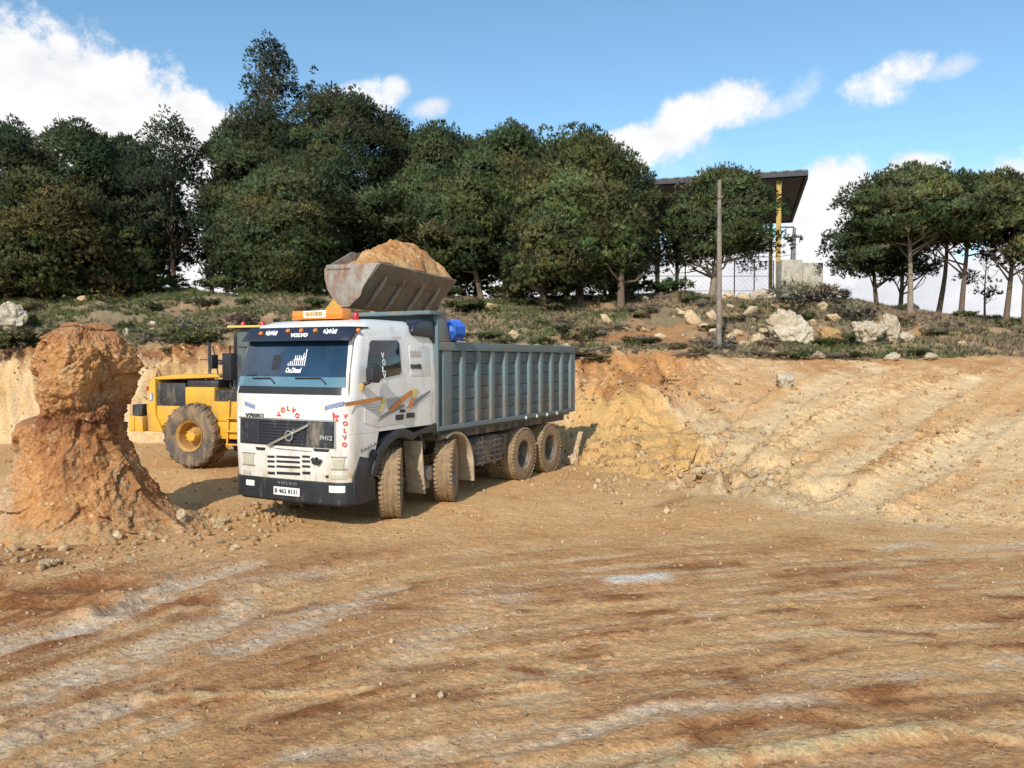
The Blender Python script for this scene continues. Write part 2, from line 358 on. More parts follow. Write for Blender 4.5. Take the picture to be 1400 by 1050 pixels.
def leaf_mat(name, rough=.75):
    m = bpy.data.materials.new(name); MATS[name] = m
    nt, N, L, P = nodes(m)
    a = N.new('ShaderNodeAttribute'); a.attribute_name = 'Col'
    L.new(a.outputs[0], P.inputs['Base Color']); P.inputs['Roughness'].default_value = rough; P.inputs['Specular IOR Level'].default_value = .25
    g = N.new('ShaderNodeAttribute'); g.attribute_name = 'Grow'; vt = N.new('ShaderNodeVectorTransform'); vt.vector_type = 'NORMAL'; vt.convert_from = 'OBJECT'; vt.convert_to = 'WORLD'
    L.new(g.outputs['Vector'], vt.inputs[0]); L.new(vt.outputs[0], P.inputs['Normal'])
    tr = N.new('ShaderNodeBsdfTranslucent'); L.new(a.outputs[0], tr.inputs[0])
    mx = N.new('ShaderNodeMixShader'); mx.inputs[0].default_value = .25; L.new(P.outputs[0], mx.inputs[1]); L.new(tr.outputs[0], mx.inputs[2])
    L.new(mx.outputs[0], N['Material Output'].inputs[0])
    return m


M_EARTH = attr_earth('earth', 22, .85, .048)
M_ROCK = attr_earth('limestone', 9, 1.0, .08)
M_LEAF = leaf_mat('needles')
M_BARK = mat('bark', (.16, .115, .085), .95, var=.45, vs=14, bump=.8, bs=30, spec=.1)
M_BARKP = mat('pale_bark', (.27, .21, .165), .95, var=.4, vs=14, bump=.8, bs=30, spec=.1)
WHITE = mat('white_paint', (.75, .74, .72), .32, var=.035, vs=2.5, dirt=(.50, .42, .32), damt=.24, dscale=2.2, dz=(.75, 1.45), coat=.3)
BLACKP = mat('black_plastic', (.022, .024, .03), .45, var=.3, vs=5, dirt=(.22, .17, .12), damt=.06, dscale=3.5, dz=(.15, .42))
DARKVIS = mat('visor_paint', (.020, .026, .045), .28, var=.2, vs=4)
CHASSIS = mat('chassis_grime', (.045, .042, .042), .7, var=.5, vs=5, dirt=(.30, .215, .135), damt=.34, dscale=3)
TEAL = mat('teal_paint', (.100, .162, .182), .55, var=.18, vs=3, dirt=(.20, .17, .14), damt=.34, dscale=2.0)
TEALP = mat('teal_panel', (.068, .122, .150), .6, var=.25, vs=3, dirt=(.15, .12, .095), damt=.46, dscale=1.7)
TEALD = mat('teal_dark', (.030, .062, .066), .5, var=.2, vs=4)
TYRED = mat('dusty_tyre', (.29, .195, .108), .95, var=.30, vs=9, dirt=(.12, .09, .065), damt=.22, dscale=5, bump=.4, bs=30)
TYREK = mat('loader_tyre', (.085, .070, .06), .9, var=.35, vs=6, dirt=(.32, .215, .125), damt=.40, dscale=3, bump=.3, bs=30)
RIMG = mat('rim_grey', (.22, .215, .22), .5, .3, var=.3, vs=8, dirt=(.28, .21, .14), damt=.3, dscale=6)
RIMD = mat('rim_dark', (.10, .095, .095), .6, .2, var=.4, vs=8, dirt=(.30, .22, .14), damt=.4, dscale=6)
CHROME = mat('worn_steel', (.55, .54, .52), .35, .8, var=.12, vs=8)
GLASS = mat('windscreen_glass', (.016, .042, .085), .06, var=.45, vs=1.6, spec=.5, coat=.35)
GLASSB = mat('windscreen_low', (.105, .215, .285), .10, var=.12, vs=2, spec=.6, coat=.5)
GLASSD = mat('dark_glass', (.014, .018, .030), .07, var=.3, vs=2, spec=.5, coat=.4)
LAMP = mat('lamp_glass', (.50, .47, .37), .15, var=.25, vs=30, coat=.5)
AMBER = mat('amber_lens', (.80, .24, .03), .25, var=.15, vs=12, coat=.4)
AMBERD = mat('faded_amber', (.52, .33, .10), .3, var=.2, vs=20)
REDL = mat('red_lens', (.50, .02, .03), .25, var=.2, vs=12)
PLATE = mat('plate_white', (.78, .78, .75), .4, var=.05, vs=20)
TXTK = mat('dark_lettering', (.03, .03, .035), .5, var=.1)
TXTR = mat('red_lettering', (.62, .05, .03), .5, var=.15, vs=20)
TXTW = mat('white_lettering', (.82, .83, .84), .5, var=.05)
TXTG = mat('silver_lettering', (.55, .57, .58), .35, .5, var=.08)
ORNG = mat('orange_decal', (.62, .22, .05), .45, var=.15, vs=12)
YELD = mat('yellow_decal', (.72, .55, .16), .45, var=.15, vs=12)
GREYD = mat('grey_decal', (.22, .21, .22), .5, var=.2, vs=12)
BLUED = mat('bluegrey_decal', (.22, .26, .42), .5, var=.2, vs=12)
FLAP = mat('dusty_flap', (.44, .345, .235), .9, var=.25, vs=6)
CYEL = mat('loader_yellow', (.66, .36, .035), .45, var=.14, vs=4, dirt=(.36, .25, .13), damt=.26, dscale=2.6)
CBLK = mat('loader_black', (.028, .028, .034), .55, var=.3, vs=5, dirt=(.26, .19, .12), damt=.22, dscale=3)
BUCK = mat('bucket_steel', (.185, .158, .138), .6, .25, var=.4, vs=4, dirt=(.22, .155, .10), damt=.42, dscale=3.5, bump=.4, bs=12)
BUCKS = mat('bucket_side', (.36, .32, .275), .5, .35, var=.25, vs=5, dirt=(.27, .13, .075), damt=.36, dscale=4, bump=.4, bs=12)
BLUEP = mat('blue_plastic', (.03, .12, .50), .45, var=.3, vs=7)
ORIM = mat('loader_rim', (.50, .26, .055), .6, var=.3, vs=6, dirt=(.30, .20, .11), damt=.45, dscale=4)

# ------------------------------------------------------------------ mesh helpers
def tag(o, label=None, cat=None, group=None, kind=None):
    if label: o['label'] = label
    if cat: o['category'] = cat
    if group: o['group'] = group
    if kind: o['kind'] = kind
    return o


def empty(name, loc=(0, 0, 0), rz=0.0):
    o = bpy.data.objects.new(name, None); COL.objects.link(o); o.location = loc; o.rotation_euler = (0, 0, rz); o.empty_display_size = .3
    return o


def link(name, me, parent=None):
    o = bpy.data.objects.new(name, me); COL.objects.link(o)
    if parent is not None: o.parent = parent
    return o


def mesh_np(name, V, faces, m, col=None, smooth=False, nrm=None):
    """mesh from arrays: faces is (n,3) or (n,4)"""
    V = np.asarray(V, np.float32); Fa = np.asarray(faces, np.int32)
    me = bpy.data.meshes.new(name); k = Fa.shape[1]
    me.vertices.add(len(V)); me.vertices.foreach_set('co', V.ravel())
    me.loops.add(Fa.size); me.loops.foreach_set('vertex_index', Fa.ravel())
    me.polygons.add(len(Fa)); me.polygons.foreach_set('loop_start', np.arange(0, Fa.size, k, dtype=np.int32))
    me.update(calc_edges=True)
    if smooth: me.polygons.foreach_set('use_smooth', np.ones(len(Fa), bool))
    if col is not None:
        ca = me.color_attributes.new('Col', 'FLOAT_COLOR', 'POINT')
        c = np.ones((len(V), 4), np.float32); col = np.asarray(col, np.float32); c[:, :col.shape[1]] = col
        ca.data.foreach_set('color', c.ravel())
    if nrm is not None:
        na = me.attributes.new('Grow', 'FLOAT_VECTOR', 'POINT'); na.data.foreach_set('vector', np.asarray(nrm, np.float32).ravel())
    me.materials.append(m)
    return me


class MB:
    def __init__(self, T=None): self.v = []; self.f = []; self.T = T
    def add(self, vs, fs):
        o = len(self.v)
        for p in vs: self.v.append((self.T @ Vector(p)) if self.T is not None else Vector(p))
        for f in fs: self.f.append([o + i for i in f])
        return self
    def box(self, a, b, M=None):
        x0, y0, z0 = a; x1, y1, z1 = b
        vs = [(x0, y0, z0), (x1, y0, z0), (x1, y1, z0), (x0, y1, z0), (x0, y0, z1), (x1, y0, z1), (x1, y1, z1), (x0, y1, z1)]
        if M is not None: vs = [M @ Vector(p) for p in vs]
        return self.add(vs, [(3, 2, 1, 0), (4, 5, 6, 7), (0, 1, 5, 4), (1, 2, 6, 5), (2, 3, 7, 6), (3, 0, 4, 7)])
    def bar(self, p, q, w, h, up=(0, 0, 1)):
        p = Vector(p); q = Vector(q); d = (q - p); L = d.length; d.normalize()
        s = d.cross(Vector(up)); s = s.normalized() if s.length > 1e-4 else Vector((1, 0, 0)); u = s.cross(d)
        vs = []
        for e in (p, q):
            for a, b in ((-1, -1), (1, -1), (1, 1), (-1, 1)): vs.append(e + s * (a * w / 2) + u * (b * h / 2))
        return self.add(vs, [(0, 1, 2, 3), (7, 6, 5, 4), (0, 4, 5, 1), (1, 5, 6, 2), (2, 6, 7, 3), (3, 7, 4, 0)])
    def tube(self, pts, r, n=8):
        pts = [Vector(p) for p in pts]; rs = r if isinstance(r, (list, tuple)) else [r] * len(pts)
        vs = []; fs = []
        for i, p in enumerate(pts):
            d = (pts[min(i + 1, len(pts) - 1)] - pts[max(i - 1, 0)]).normalized()
            s = d.cross(Vector((.13, .31, .94))).normalized(); u = d.cross(s)
            for k in range(n):
                a = 2 * math.pi * k / n; vs.append(p + (s * math.cos(a) + u * math.sin(a)) * rs[i])
        for i in range(len(pts) - 1):
            for k in range(n): fs.append((i * n + k, i * n + (k + 1) % n, (i + 1) * n + (k + 1) % n, (i + 1) * n + k))
        fs.append(tuple(range(n - 1, -1, -1))); fs.append(tuple((len(pts) - 1) * n + k for k in range(n)))
        return self.add(vs, fs)
    def prism(self, poly, axis, a, b):
        """polygon of 2-D points pushed from a to b along axis ('x','y','z'); poly in the other two axes in order"""
        def P(p, t): return {'x': (t, p[0], p[1]), 'y': (p[0], t, p[1]), 'z': (p[0], p[1], t)}[axis]
        n = len(poly); vs = [P(p, a) for p in poly] + [P(p, b) for p in poly]
        fs = [tuple(range(n - 1, -1, -1)), tuple(range(n, 2 * n))] + [(i, (i + 1) % n, n + (i + 1) % n, n + i) for i in range(n)]
        return self.add(vs, fs)
    def lathe(self, prof, n=40, axis='y', c=(0, 0, 0)):
        """prof: (radius, along) pairs, closed loop revolved about an axis through c"""
        vs = []; fs = []; m = len(prof)
        for k in range(n):
            a = 2 * math.pi * k / n; ca, sa = math.cos(a), math.sin(a)
            for r, t in prof:
                p = {'y': (r * ca, t, r * sa), 'x': (t, r * ca, r * sa), 'z': (r * ca, r * sa, t)}[axis]
                vs.append((p[0] + c[0], p[1] + c[1], p[2] + c[2]))
        for k in range(n):
            for i in range(m):
                fs.append((k * m + i, k * m + (i + 1) % m, ((k + 1) % n) * m + (i + 1) % m, ((k + 1) % n) * m + i))
        return self.add(vs, fs)
    def cyl(self, p, q, r, n=20): return self.tube([p, q], r, n)
    def build(self, name, m, parent=None, bevel=0.0, smooth=35, seg=2):
        me = bpy.data.meshes.new(name); me.from_pydata([tuple(p) for p in self.v], [], self.f); me.update()
        bm = bmesh.new(); bm.from_mesh(me)
        bmesh.ops.recalc_face_normals(bm, faces=bm.faces)
        if bevel > 0:
            es = [e for e in bm.edges if len(e.link_faces) == 2 and e.calc_face_angle(0) > R(30)]
            bmesh.ops.bevel(bm, geom=es, offset=bevel, segments=seg, affect='EDGES', clamp_overlap=True, profile=.6)
        bm.to_mesh(me); bm.free()
        if smooth:
            me.polygons.foreach_set('use_smooth', [True] * len(me.polygons)); me.set_sharp_from_angle(angle=R(smooth))
        me.materials.append(m)
        return link(name, me, parent)


def copy_tree(o, parent=None):
    c = o.copy(); COL.objects.link(c)
    if parent is not None: c.parent = parent
    for ch in list(o.children): copy_tree(ch, c)
    return c


def text_mb(s, size, origin, xd, yd, depth=.004, space=1.0, width=None, shear=0.0, bold=0.0):
    """lettering as solid mesh on a plane given by its x and y directions"""
    cu = bpy.data.curves.new('lettering', 'FONT'); cu.body = s; cu.size = size; cu.align_x = 'CENTER'; cu.align_y = 'CENTER'
    cu.extrude = depth / 2; cu.space_character = space; cu.shear = shear; cu.resolution_u = 3; cu.offset = bold
    ob = bpy.data.objects.new('lettering', cu); me = bpy.data.meshes.new_from_object(ob)
    V = np.array([v.co[:] for v in me.vertices]); fs = [tuple(p.vertices) for p in me.polygons]
    bpy.data.objects.remove(ob); bpy.data.meshes.remove(me); bpy.data.curves.remove(cu)
    if width: V[:, 0] *= width / (V[:, 0].max() - V[:, 0].min())
    xd = Vector(xd).normalized(); yd = Vector(yd).normalized(); zd = xd.cross(yd); o = Vector(origin)
    return [o + xd * p[0] + yd * p[1] + zd * p[2] for p in V], fs
#@@SPLIT1
# ------------------------------------------------------------------ the ground: one sheet out to the horizon
def lerp(a, b, t): return a + (b - a) * t[..., None]
def ground_colour(X, Y, m):
    n1 = fb2(X * .5, Y * .5, 101, 4); n2 = fb2(X * 1.7, Y * 1.7, 111, 5, .6); n3 = fb2(X * 6, Y * 6, 121, 4, .65)
    o = np.ones(X.shape)
    c = lambda *k: np.array(k)
    TAN, OCH, RUS, PAL = c(.70, .432, .200), c(.61, .335, .130), c(.26, .102, .037), c(.60, .49, .37)
    # quarry floor
    col = lerp(TAN * o[..., None], OCH, np.clip(.30 + n1 * 1.5 + n2 * 1.1, 0, 1))
    col = lerp(col, c(.475, .250, .115), np.clip(m['fore'] * (.70 + m['st1'] * 1.6 + n2 * .8), 0, .9))
    pk = np.clip(.35 + 2.4 * fb2(X * .8 + 5, Y * .8, 133, 4, .6), 0, 1); n4 = fb2(X * 14, Y * 14, 137, 3, .7)
    col = lerp(col, RUS, np.clip(m['fore'] * (pk * (m['st2'] * 3.2 + m['st3'] * 2.6 + m['st1'] * 1.6 + .12) + n2 * 1.9 + n3 * 1.6 + n4 * .8 - .22), 0, .88))
    col = lerp(col, c(.68, .49, .29), np.clip(m['fore'] * ((1.2 - pk) * (-m['st2'] * 2.2 - m['st3'] * 2.8) + n3 * .9 + n4 * .6 - m['st1'] * .8 - .10), 0, .75))
    col = lerp(col, RUS * 1.15, np.clip(m['floor'] * (n2 * 2.0 + n3 * 1.6 - .50), 0, .6))
    col = lerp(col, RUS * .95, np.clip(m['rust'] * (.80 + n3 * 1.2), 0, .95))
    col = lerp(col, c(.66, .54, .40), np.clip(m['pale'] * (.58 + m['st3'] * 1.6 - m['st2'] * .8 + n3 * 1.5 + n2 * .9), 0, .84))
    col = lerp(col, c(.74, .68, .58), np.clip(m['white'] * (.95 + n3 * .8), 0, 1))
    col = lerp(col, c(.60, .45, .24), np.clip(m['cream'] * (.65 + n3 * 3.0), 0, .95))
    # dug face
    t = m['t']; k = m['k']; Yf = Y * .5 * k + Y * .25 + t * 2.7 * (1 - .6 * k); n1f, n2f, n3f = n1, n2, n3
    n1 = fb2(X * .5, Yf * .8, 101, 4); n2 = fb2(X * 1.7, Yf * 1.9, 111, 5, .62); n3 = fb2(X * 6, Yf * 6, 121, 4, .68)
    f = lerp(c(.72, .54, .32) * o[..., None], c(.63, .41, .19), np.clip(.42 + n1 * 1.6 + n3 * .8 + (m['wi'] - .5) * .7, 0, 1))
    f = lerp(f, c(.70, .59, .43), np.clip(n2 * 2.4 + n3 * 1.4 - .30 + (m['vi'] - .5) * 1.1, 0, .8))
    f = lerp(f, c(.40, .235, .105), np.clip(fb2(X * 1.1, Y * 1.1 + t * 3, 131, 5, .62) * 3.2 + n3 * 1.2 - .16 + (.5 - m['vi']) * .6, 0, .8) * (1 - .5 * k))
    sandy = np.clip(1 - (((X - 2.9) / 1.9) ** 2 + ((Y - 20.5) / 4.2) ** 2), 0, 1)
    f = lerp(f, c(.66, .40, .150), np.clip(sandy * 2.6 + n2 * sandy, 0, .85))
    top = sst(.66, .88, t + n2 * .40 + n1 * .3)
    f = lerp(f, lerp(c(.52, .25, .085) * o[..., None], c(.19, .072, .034), np.clip(.80 + n2 * 2.2 - sst(-6, 2, X) * .66, 0, 1)), top * (1 - .7 * k) * .92)
    r = lerp(c(.75, .52, .28) * o[..., None], c(.63, .37, .165), np.clip(.48 + n1 * 1.6 + n2 * 1.2 - m['dg'] * 2.6, 0, 1))
    r = lerp(r, c(.80, .62, .38), np.clip(m['rp'] * (.95 + n3 * 1.2) + m['dg'] * 1.4 + n3 * .5 - .16, 0, .85))
    r = lerp(r, c(.33, .150, .058), np.clip(m['rust'] * (1.15 + n3 * .8) + n2 * 1.2 - m['dg'] * 1.6 - .42, 0, .85))
    r = lerp(r, c(.44, .20, .08), np.clip(sst(.70, 1.0, t) * (.50 + n2 * 2.4), 0, .75))
    f = lerp(f, r, k)
    col = lerp(col, f, np.maximum(m['face'], sst(-1.2, .1, Y - m['yb']) * (Y < m['yl'] + .2)))
    # hillside soil
    n1, n2, n3 = n1f, n2f, n3f
    h = lerp(c(.44, .295, .175) * o[..., None], c(.27, .205, .12), np.clip(.5 + n1 * 2.4 + n2 * 1.2, 0, 1))
    h = lerp(h, c(.44, .22, .085), np.clip(n1 * -2.8 + n2 * 2.2 - .20 + 1.1 * np.exp(-((X - 5.5) / 3.4) ** 2 - ((Y - 31) / 3.6) ** 2) + .5 * np.exp(-((X + 13) / 2.5) ** 2 - ((Y - 33) / 2) ** 2), 0, .9))
    h = lerp(h, c(.46, .38, .27), np.clip(n3 * 3.0 + n2 * 1.4 - .50, 0, .65)); h = lerp(h, c(.10, .075, .05), np.clip(n3 * 2.4 - n2 * 1.6 - .35, 0, .6))
    col = lerp(col, h, m['hill'])
    return col


def build_ground():
    th = np.concatenate([np.linspace(-180, -70, 20)[:-1], np.linspace(-70, -46, 30)[:-1], np.linspace(-46, 46, 760), np.linspace(46, 70, 30)[1:], np.linspace(70, 180, 20)[1:-1]])
    th = np.radians(th)
    rs = [.3, 1.5, 3, 5, 7]; r = 8.5
    while r < 60:
        rs.append(r); r += (.0022 * r if r < 15.5 else .0032 * r) if r < 20 else (.004 * r if r < 29.5 else (.055 if r < 34 else .006 * r))
    while r < 9000: rs.append(r); r *= 1.09
    rs = np.array(rs)
    A, RR = np.meshgrid(th, rs, indexing='xy')
    X = RR * np.sin(A); Y = -6 + RR * np.cos(A)
    z, m = hfull(X, Y, True)
    col = ground_colour(X, Y, m)
    chips = np.clip(.35 + m['face'] * .65 - m['hill'] * .3, 0, 1)
    st_ = m['face'] * (1 - m['k']) * sst(-1.0, .3, X * 0 + 1); zz = z * 1.0                      # knobs and hollows standing out of the cut face
    q1, q2, qi = worley2(X * 2.4 + .4 * m['cl'], zz * 2.6, 83); p1, p2, pi_ = worley2(X * 6.5, zz * 7, 85)
    Y = Y - st_ * ((qi - .5) * .26 + (pi_ - .5) * .12 + fb2(X * 1.2, zz * 1.6, 87, 4, .6) * .6 + fb2(X * 9, zz * 9, 89, 3, .6) * .14)
    nr, nt_ = X.shape
    V = np.stack([X, Y, z], -1).reshape(-1, 3)
    C = np.concatenate([col, chips[..., None]], -1).reshape(-1, 4)
    i = np.arange(nr - 1)[:, None] * nt_; j = np.arange(nt_)[None, :]; j2 = (j + 1) % nt_
    Q = np.stack([i + j, i + j2, i + nt_ + j2, i + nt_ + j], -1).reshape(-1, 4)[:, ::-1]
    me = mesh_np('ground', V, Q, M_EARTH, C, True)
    return tag(link('ground', me), kind='structure')


build_ground()

# ------------------------------------------------------------------ stones and boulders
def ico(n):
    bm = bmesh.new(); bmesh.ops.create_icosphere(bm, subdivisions=n, radius=1.0)
    V = np.array([v.co[:] for v in bm.verts]); Fa = np.array([[v.index for v in f.verts] for f in bm.faces]); bm.free()
    return V, Fa
ICO = {n: ico(n) for n in (1, 2, 3, 4, 5)}


def rock_mesh(name, seed, dims, n=3, rough=.34, tone=((.62, .56, .45), (.42, .34, .23)), cuts=16, soil=(.34, .20, .10)):
    V, Fa = ICO[n]; V = V.copy(); rg = np.random.default_rng(seed)
    for _ in range(cuts):                                   # broken faces
        d = rg.normal(size=3); d /= np.linalg.norm(d); h = rg.uniform(.48, .86)
        s = V @ d; V = V - np.outer(np.clip(s - h, 0, None), d) * .92
    nz = fb3(V * 1.7 + seed * 3.1, seed, 5, .58); V = V * (1 + rough * 1.6 * nz)[:, None]
    V = V * (1 + .22 * fb3(V * 5 + seed, seed + 9, 4, .65) - .22 * np.clip(.10 - np.abs(fb3(V * 2.6 + seed, seed + 31, 3)), 0, .1) * 8)[:, None]
    V = V * np.array(dims) / 2
    a, b = np.array(tone[0]), np.array(tone[1])
    t = np.clip(.5 + 2.0 * fb3(V * (2.2 / max(dims)) * 2, seed + 5, 4, .6), 0, 1)
    col = a * (1 - t)[:, None] + b * t[:, None]
    s = np.clip(1.6 * fb3(V * (3.0 / max(dims)) + 9, seed + 15, 4, .6) - .15 + np.clip(-V[:, 2] / dims[2] - .25, 0, 1) * 1.4, 0, .85)
    col = col * (1 - s)[:, None] + np.array(soil) * s[:, None]
    return mesh_np(name, V, Fa, M_ROCK, np.concatenate([col, np.full((len(V), 1), .2)], 1), n < 3)


GREYW = ((.62, .55, .44), (.46, .37, .26)); OCHRE = ((.50, .34, .16), (.40, .25, .12)); CREAMR = ((.72, .58, .39), (.56, .40, .23))
def boulder(label, u, v, wpx, hpx, seed, tone=GREYW, depth=.8, tilt=0, cat='boulder', name='boulder', Y=None, n=5, rough=.42, group=None):
    """u, v: where its foot meets the slope"""
    if Y is None: x, y = ray_ground(u, v)
    else: x, y = (u - 700) / F * Y, Y
    w = wpx / F * y; h = hpx / F * y
    o = link(name, rock_mesh(name, seed, (w * 1.08, w * depth, h * 1.35), n, rough, tone))
    o.location = (x, y + w * depth * .25, zg(x, y) + h * .40); o.rotation_euler = (0, R(tilt), R((seed * 37) % 50 - 25))
    return tag(o, label, cat, group)


boulder('large pale limestone boulder on the hillside below the concrete blocks', 1086, 470, 62, 50, 3, GREYW)
boulder('ochre stained boulder against the right side of the large pale boulder', 1136, 470, 44, 28, 5, OCHRE)
boulder('knobbly pale limestone outcrop right of the ochre stained boulder', 1190, 473, 52, 38, 8, GREYW, rough=.42)
boulder('pitted limestone boulder leaning on the right of the knobbly outcrop', 1222, 470, 36, 40, 12, GREYW, rough=.45)
boulder('small rounded pale stone at the right end of the limestone outcrop', 1243, 472, 20, 15, 14, GREYW)
boulder('long low limestone ledge left of the dark thicket on the crest', 1040, 414, 44, 20, 16, GREYW, tilt=-14)
boulder('flat pale limestone slab lying behind the dark thicket', 1168, 414, 56, 14, 18, GREYW, tilt=4)
boulder('big pale boulder at the left edge of the photo on the bank', 6, 450, 58, 40, 21, GREYW)
boulder('white stone on the bank edge just behind the earth pillar top', 61, 470, 14, 14, 24, GREYW, n=3, cat='stone', name='stone')
boulder('white stone on the bank edge between earth pillar and loader', 174, 466, 17, 14, 26, GREYW, n=3, cat='stone', name='stone')
boulder('grey boulder stuck in the top of the dug face', 1074, 532, 30, 24, 28, GREYW, n=4)
boulder('flat pale boulder on the lip at the top of the ramp', 1116, 493, 38, 11, 31, GREYW, tilt=3)
boulder('rounded pale boulder on the ramp lip beside the flat one', 1222, 494, 28, 11, 33, GREYW)
boulder('domed white boulder at the right end of the ramp lip', 1275, 493, 30, 12, 35, GREYW)
boulder('tilted broken limestone slab leaning behind the rear wheel of the truck', 788, 626, 17, 46, 38, CREAMR, depth=.6, tilt=16, cat='stone slab')
boulder('cream limestone block at the foot of the tilted slab behind the truck', 782, 634, 22, 17, 40, CREAMR, cat='stone', name='stone')
boulder('cream stone lying alone between the ramp tracks', 1089, 636, 15, 13, 42, CREAMR, n=3, cat='stone', name='stone')
boulder('cream stone at the bottom of the ramp where the tracks begin', 912, 705, 13, 10, 44, CREAMR, n=3, cat='stone', name='stone')
boulder('large cream stone in the rubble right of the earth pillar', 243, 722, 24, 24, 46, CREAMR, n=4, tilt=20, cat='stone', name='stone')
boulder('angular cream stone at the front of the pillar rubble', 156, 742, 23, 14, 48, CREAMR, n=3, cat='stone', name='stone')
boulder('leftmost of the three cream pebbles in the foreground', 520, 942, 7, 7, 50, CREAMR, n=2, cat='stone', name='stone')
boulder('middle of the three cream pebbles in the foreground', 565, 953, 11, 9, 52, CREAMR, n=3, cat='stone', name='stone')
boulder('rightmost of the three cream pebbles in the foreground', 603, 954, 11, 10, 54, CREAMR, n=3, cat='stone', name='stone')
boulder('small cream pebble on the pale track above the three pebbles', 535, 882, 9, 8, 56, CREAMR, n=3, cat='stone', name='stone')
boulder('white rock chunk poking from the low bush at the lip', 1150, 486, 26, 12, 58, GREYW, tilt=28, n=3, cat='stone', name='stone')
boulder('pale cracked slab on the slope under the left crest trees', 207, 441, 16, 9, 60, GREYW, tilt=14, n=3, cat='stone slab')
boulder('upright pale shard on the slope under the left crest trees', 210, 421, 8, 12, 62, GREYW, tilt=-20, n=3, cat='stone', name='stone')

# repeats: small stones of three places
SV = [rock_mesh('stone', 200 + i, (1, .85, .72), 3, .34, CREAMR) for i in range(6)]
def strew(label, group, n, region, smin, smax, seed, minpx=2.5, big=2.4):
    rg = np.random.default_rng(seed); k = 0; tries = 0
    while k < n and tries < n * 40:
        tries += 1
        x, y = region(rg)
        if x is None: continue
        s = smin + (smax - smin) * rg.random() ** big
        if s * F / y < minpx: continue
        o = link('stone', SV[rg.integers(len(SV))]); o.scale = (s * rg.uniform(.8, 1.3), s, s * rg.uniform(.7, 1.1)); o.rotation_euler = (rg.uniform(-.5, .5), rg.uniform(-.5, .5), rg.uniform(0, 6.28))
        o.location = (x, y, zg(x, y) + s * .16); tag(o, label, 'stone', group); k += 1


def reg_px(u0, u1, v0, v1):
    def f(rg):
        return ray_ground(rg.uniform(u0, u1), rg.uniform(v0, v1))
    return f
def reg_mound(rg):
    a = rg.uniform(-3.4, .9); rr = rg.uniform(1.25, 2.75)
    x, y = -6.25 + rr * 1.1 * math.cos(a), 12.0 + rr * math.sin(a)
    return x, y
def reg_hill(rg):
    if rg.random() < .72: return ray_ground(rg.normal(1020, 95), rg.uniform(405, 485))
    return ray_ground(rg.uniform(0, 1400), rg.uniform(412, 484))
strew('loose cream stone in the rubble round the foot of the earth pillar', 'stones round the earth pillar', 36, reg_mound, .07, .30, 61)
strew('small pale limestone rock lying among the scrub on the hillside', 'rocks on the hillside', 108, reg_hill, .22, .95, 62)
strew('loose pale stone on the dug face and spoil apron', 'stones on the dug face', 60, reg_px(795, 1080, 500, 650), .08, .30, 63)
strew('loose pale stone on the graded ramp', 'stones on the ramp', 25, reg_px(850, 1400, 500, 720), .05, .16, 64, 2.0)
strew('small pale stone lying on the quarry floor', 'stones on the quarry floor', 18, reg_px(0, 1400, 690, 1040), .02, .06, 65, 3.0)
strew('loose pale stone on the cut bank behind the loader', 'stones on the cut bank', 22, reg_px(0, 330, 490, 610), .08, .30, 66, 2.5)


def gravel():
    """crumbs nobody could count, all in one mesh"""
    V0, F0 = ICO[1]; rg = np.random.default_rng(70)
    pts = []
    n = 4200
    u = rg.uniform(-60, 1460, n * 2); v = np.where(rg.random(n * 2) < .6, rg.uniform(495, 730, n * 2), rg.uniform(730, 1060, n * 2))
    for a, b in zip(u, v):
        x, y = ray_ground(a, b)
        if y < 25.8: pts.append((x, y))
    nr_ = len(pts)
    for _ in range(2000):
        q = ray_ground(rg.uniform(790, 1420), rg.uniform(494, 715)) if rg.random() < .62 else ray_ground(rg.normal(880, 80), rg.normal(645, 22))
        if q[1] < 26.0: pts.append(q)
    for _ in range(1000): pts.append(reg_mound(rg))
    P = np.array(pts); Z = hfull(P[:, 0], P[:, 1])
    big = np.arange(len(P)) >= len(P) - 1000; s = np.where(big, .006 + .05 * rg.random(len(P)) ** 5, .004 + .020 * rg.random(len(P)) ** 4); mid_ = (np.arange(len(P)) >= nr_) & ~big; s = np.where(mid_, .007 + .030 * rg.random(len(P)) ** 4, s) * np.clip(P[:, 1] / 9, .55, 2.2)
    Vs = V0[None] * (1 + .45 * (rg.random((len(P), len(V0), 1)) - .5)) * s[:, None, None] * rg.uniform(.6, 1.35, (len(P), 1, 3))
    Vs = Vs + np.stack([P[:, 0], P[:, 1], Z + s * .3], -1)[:, None, :]
    Fs = F0[None] + (np.arange(len(P)) * len(V0))[:, None, None]
    t = rg.random((len(P), 1, 1)); t = t ** 2; c = np.array((.62, .48, .30)) * t + np.array((.42, .25, .12)) * (1 - t)
    C = np.broadcast_to(c, Vs.shape).reshape(-1, 3)
    C = np.concatenate([C, np.zeros((len(C), 1))], 1)
    tag(link('gravel', mesh_np('gravel', Vs.reshape(-1, 3), Fs.reshape(-1, 3), M_EARTH, C)), 'loose crumbs of pale and reddish earth over the quarry floor and ramp', 'gravel', kind='stuff')


gravel()


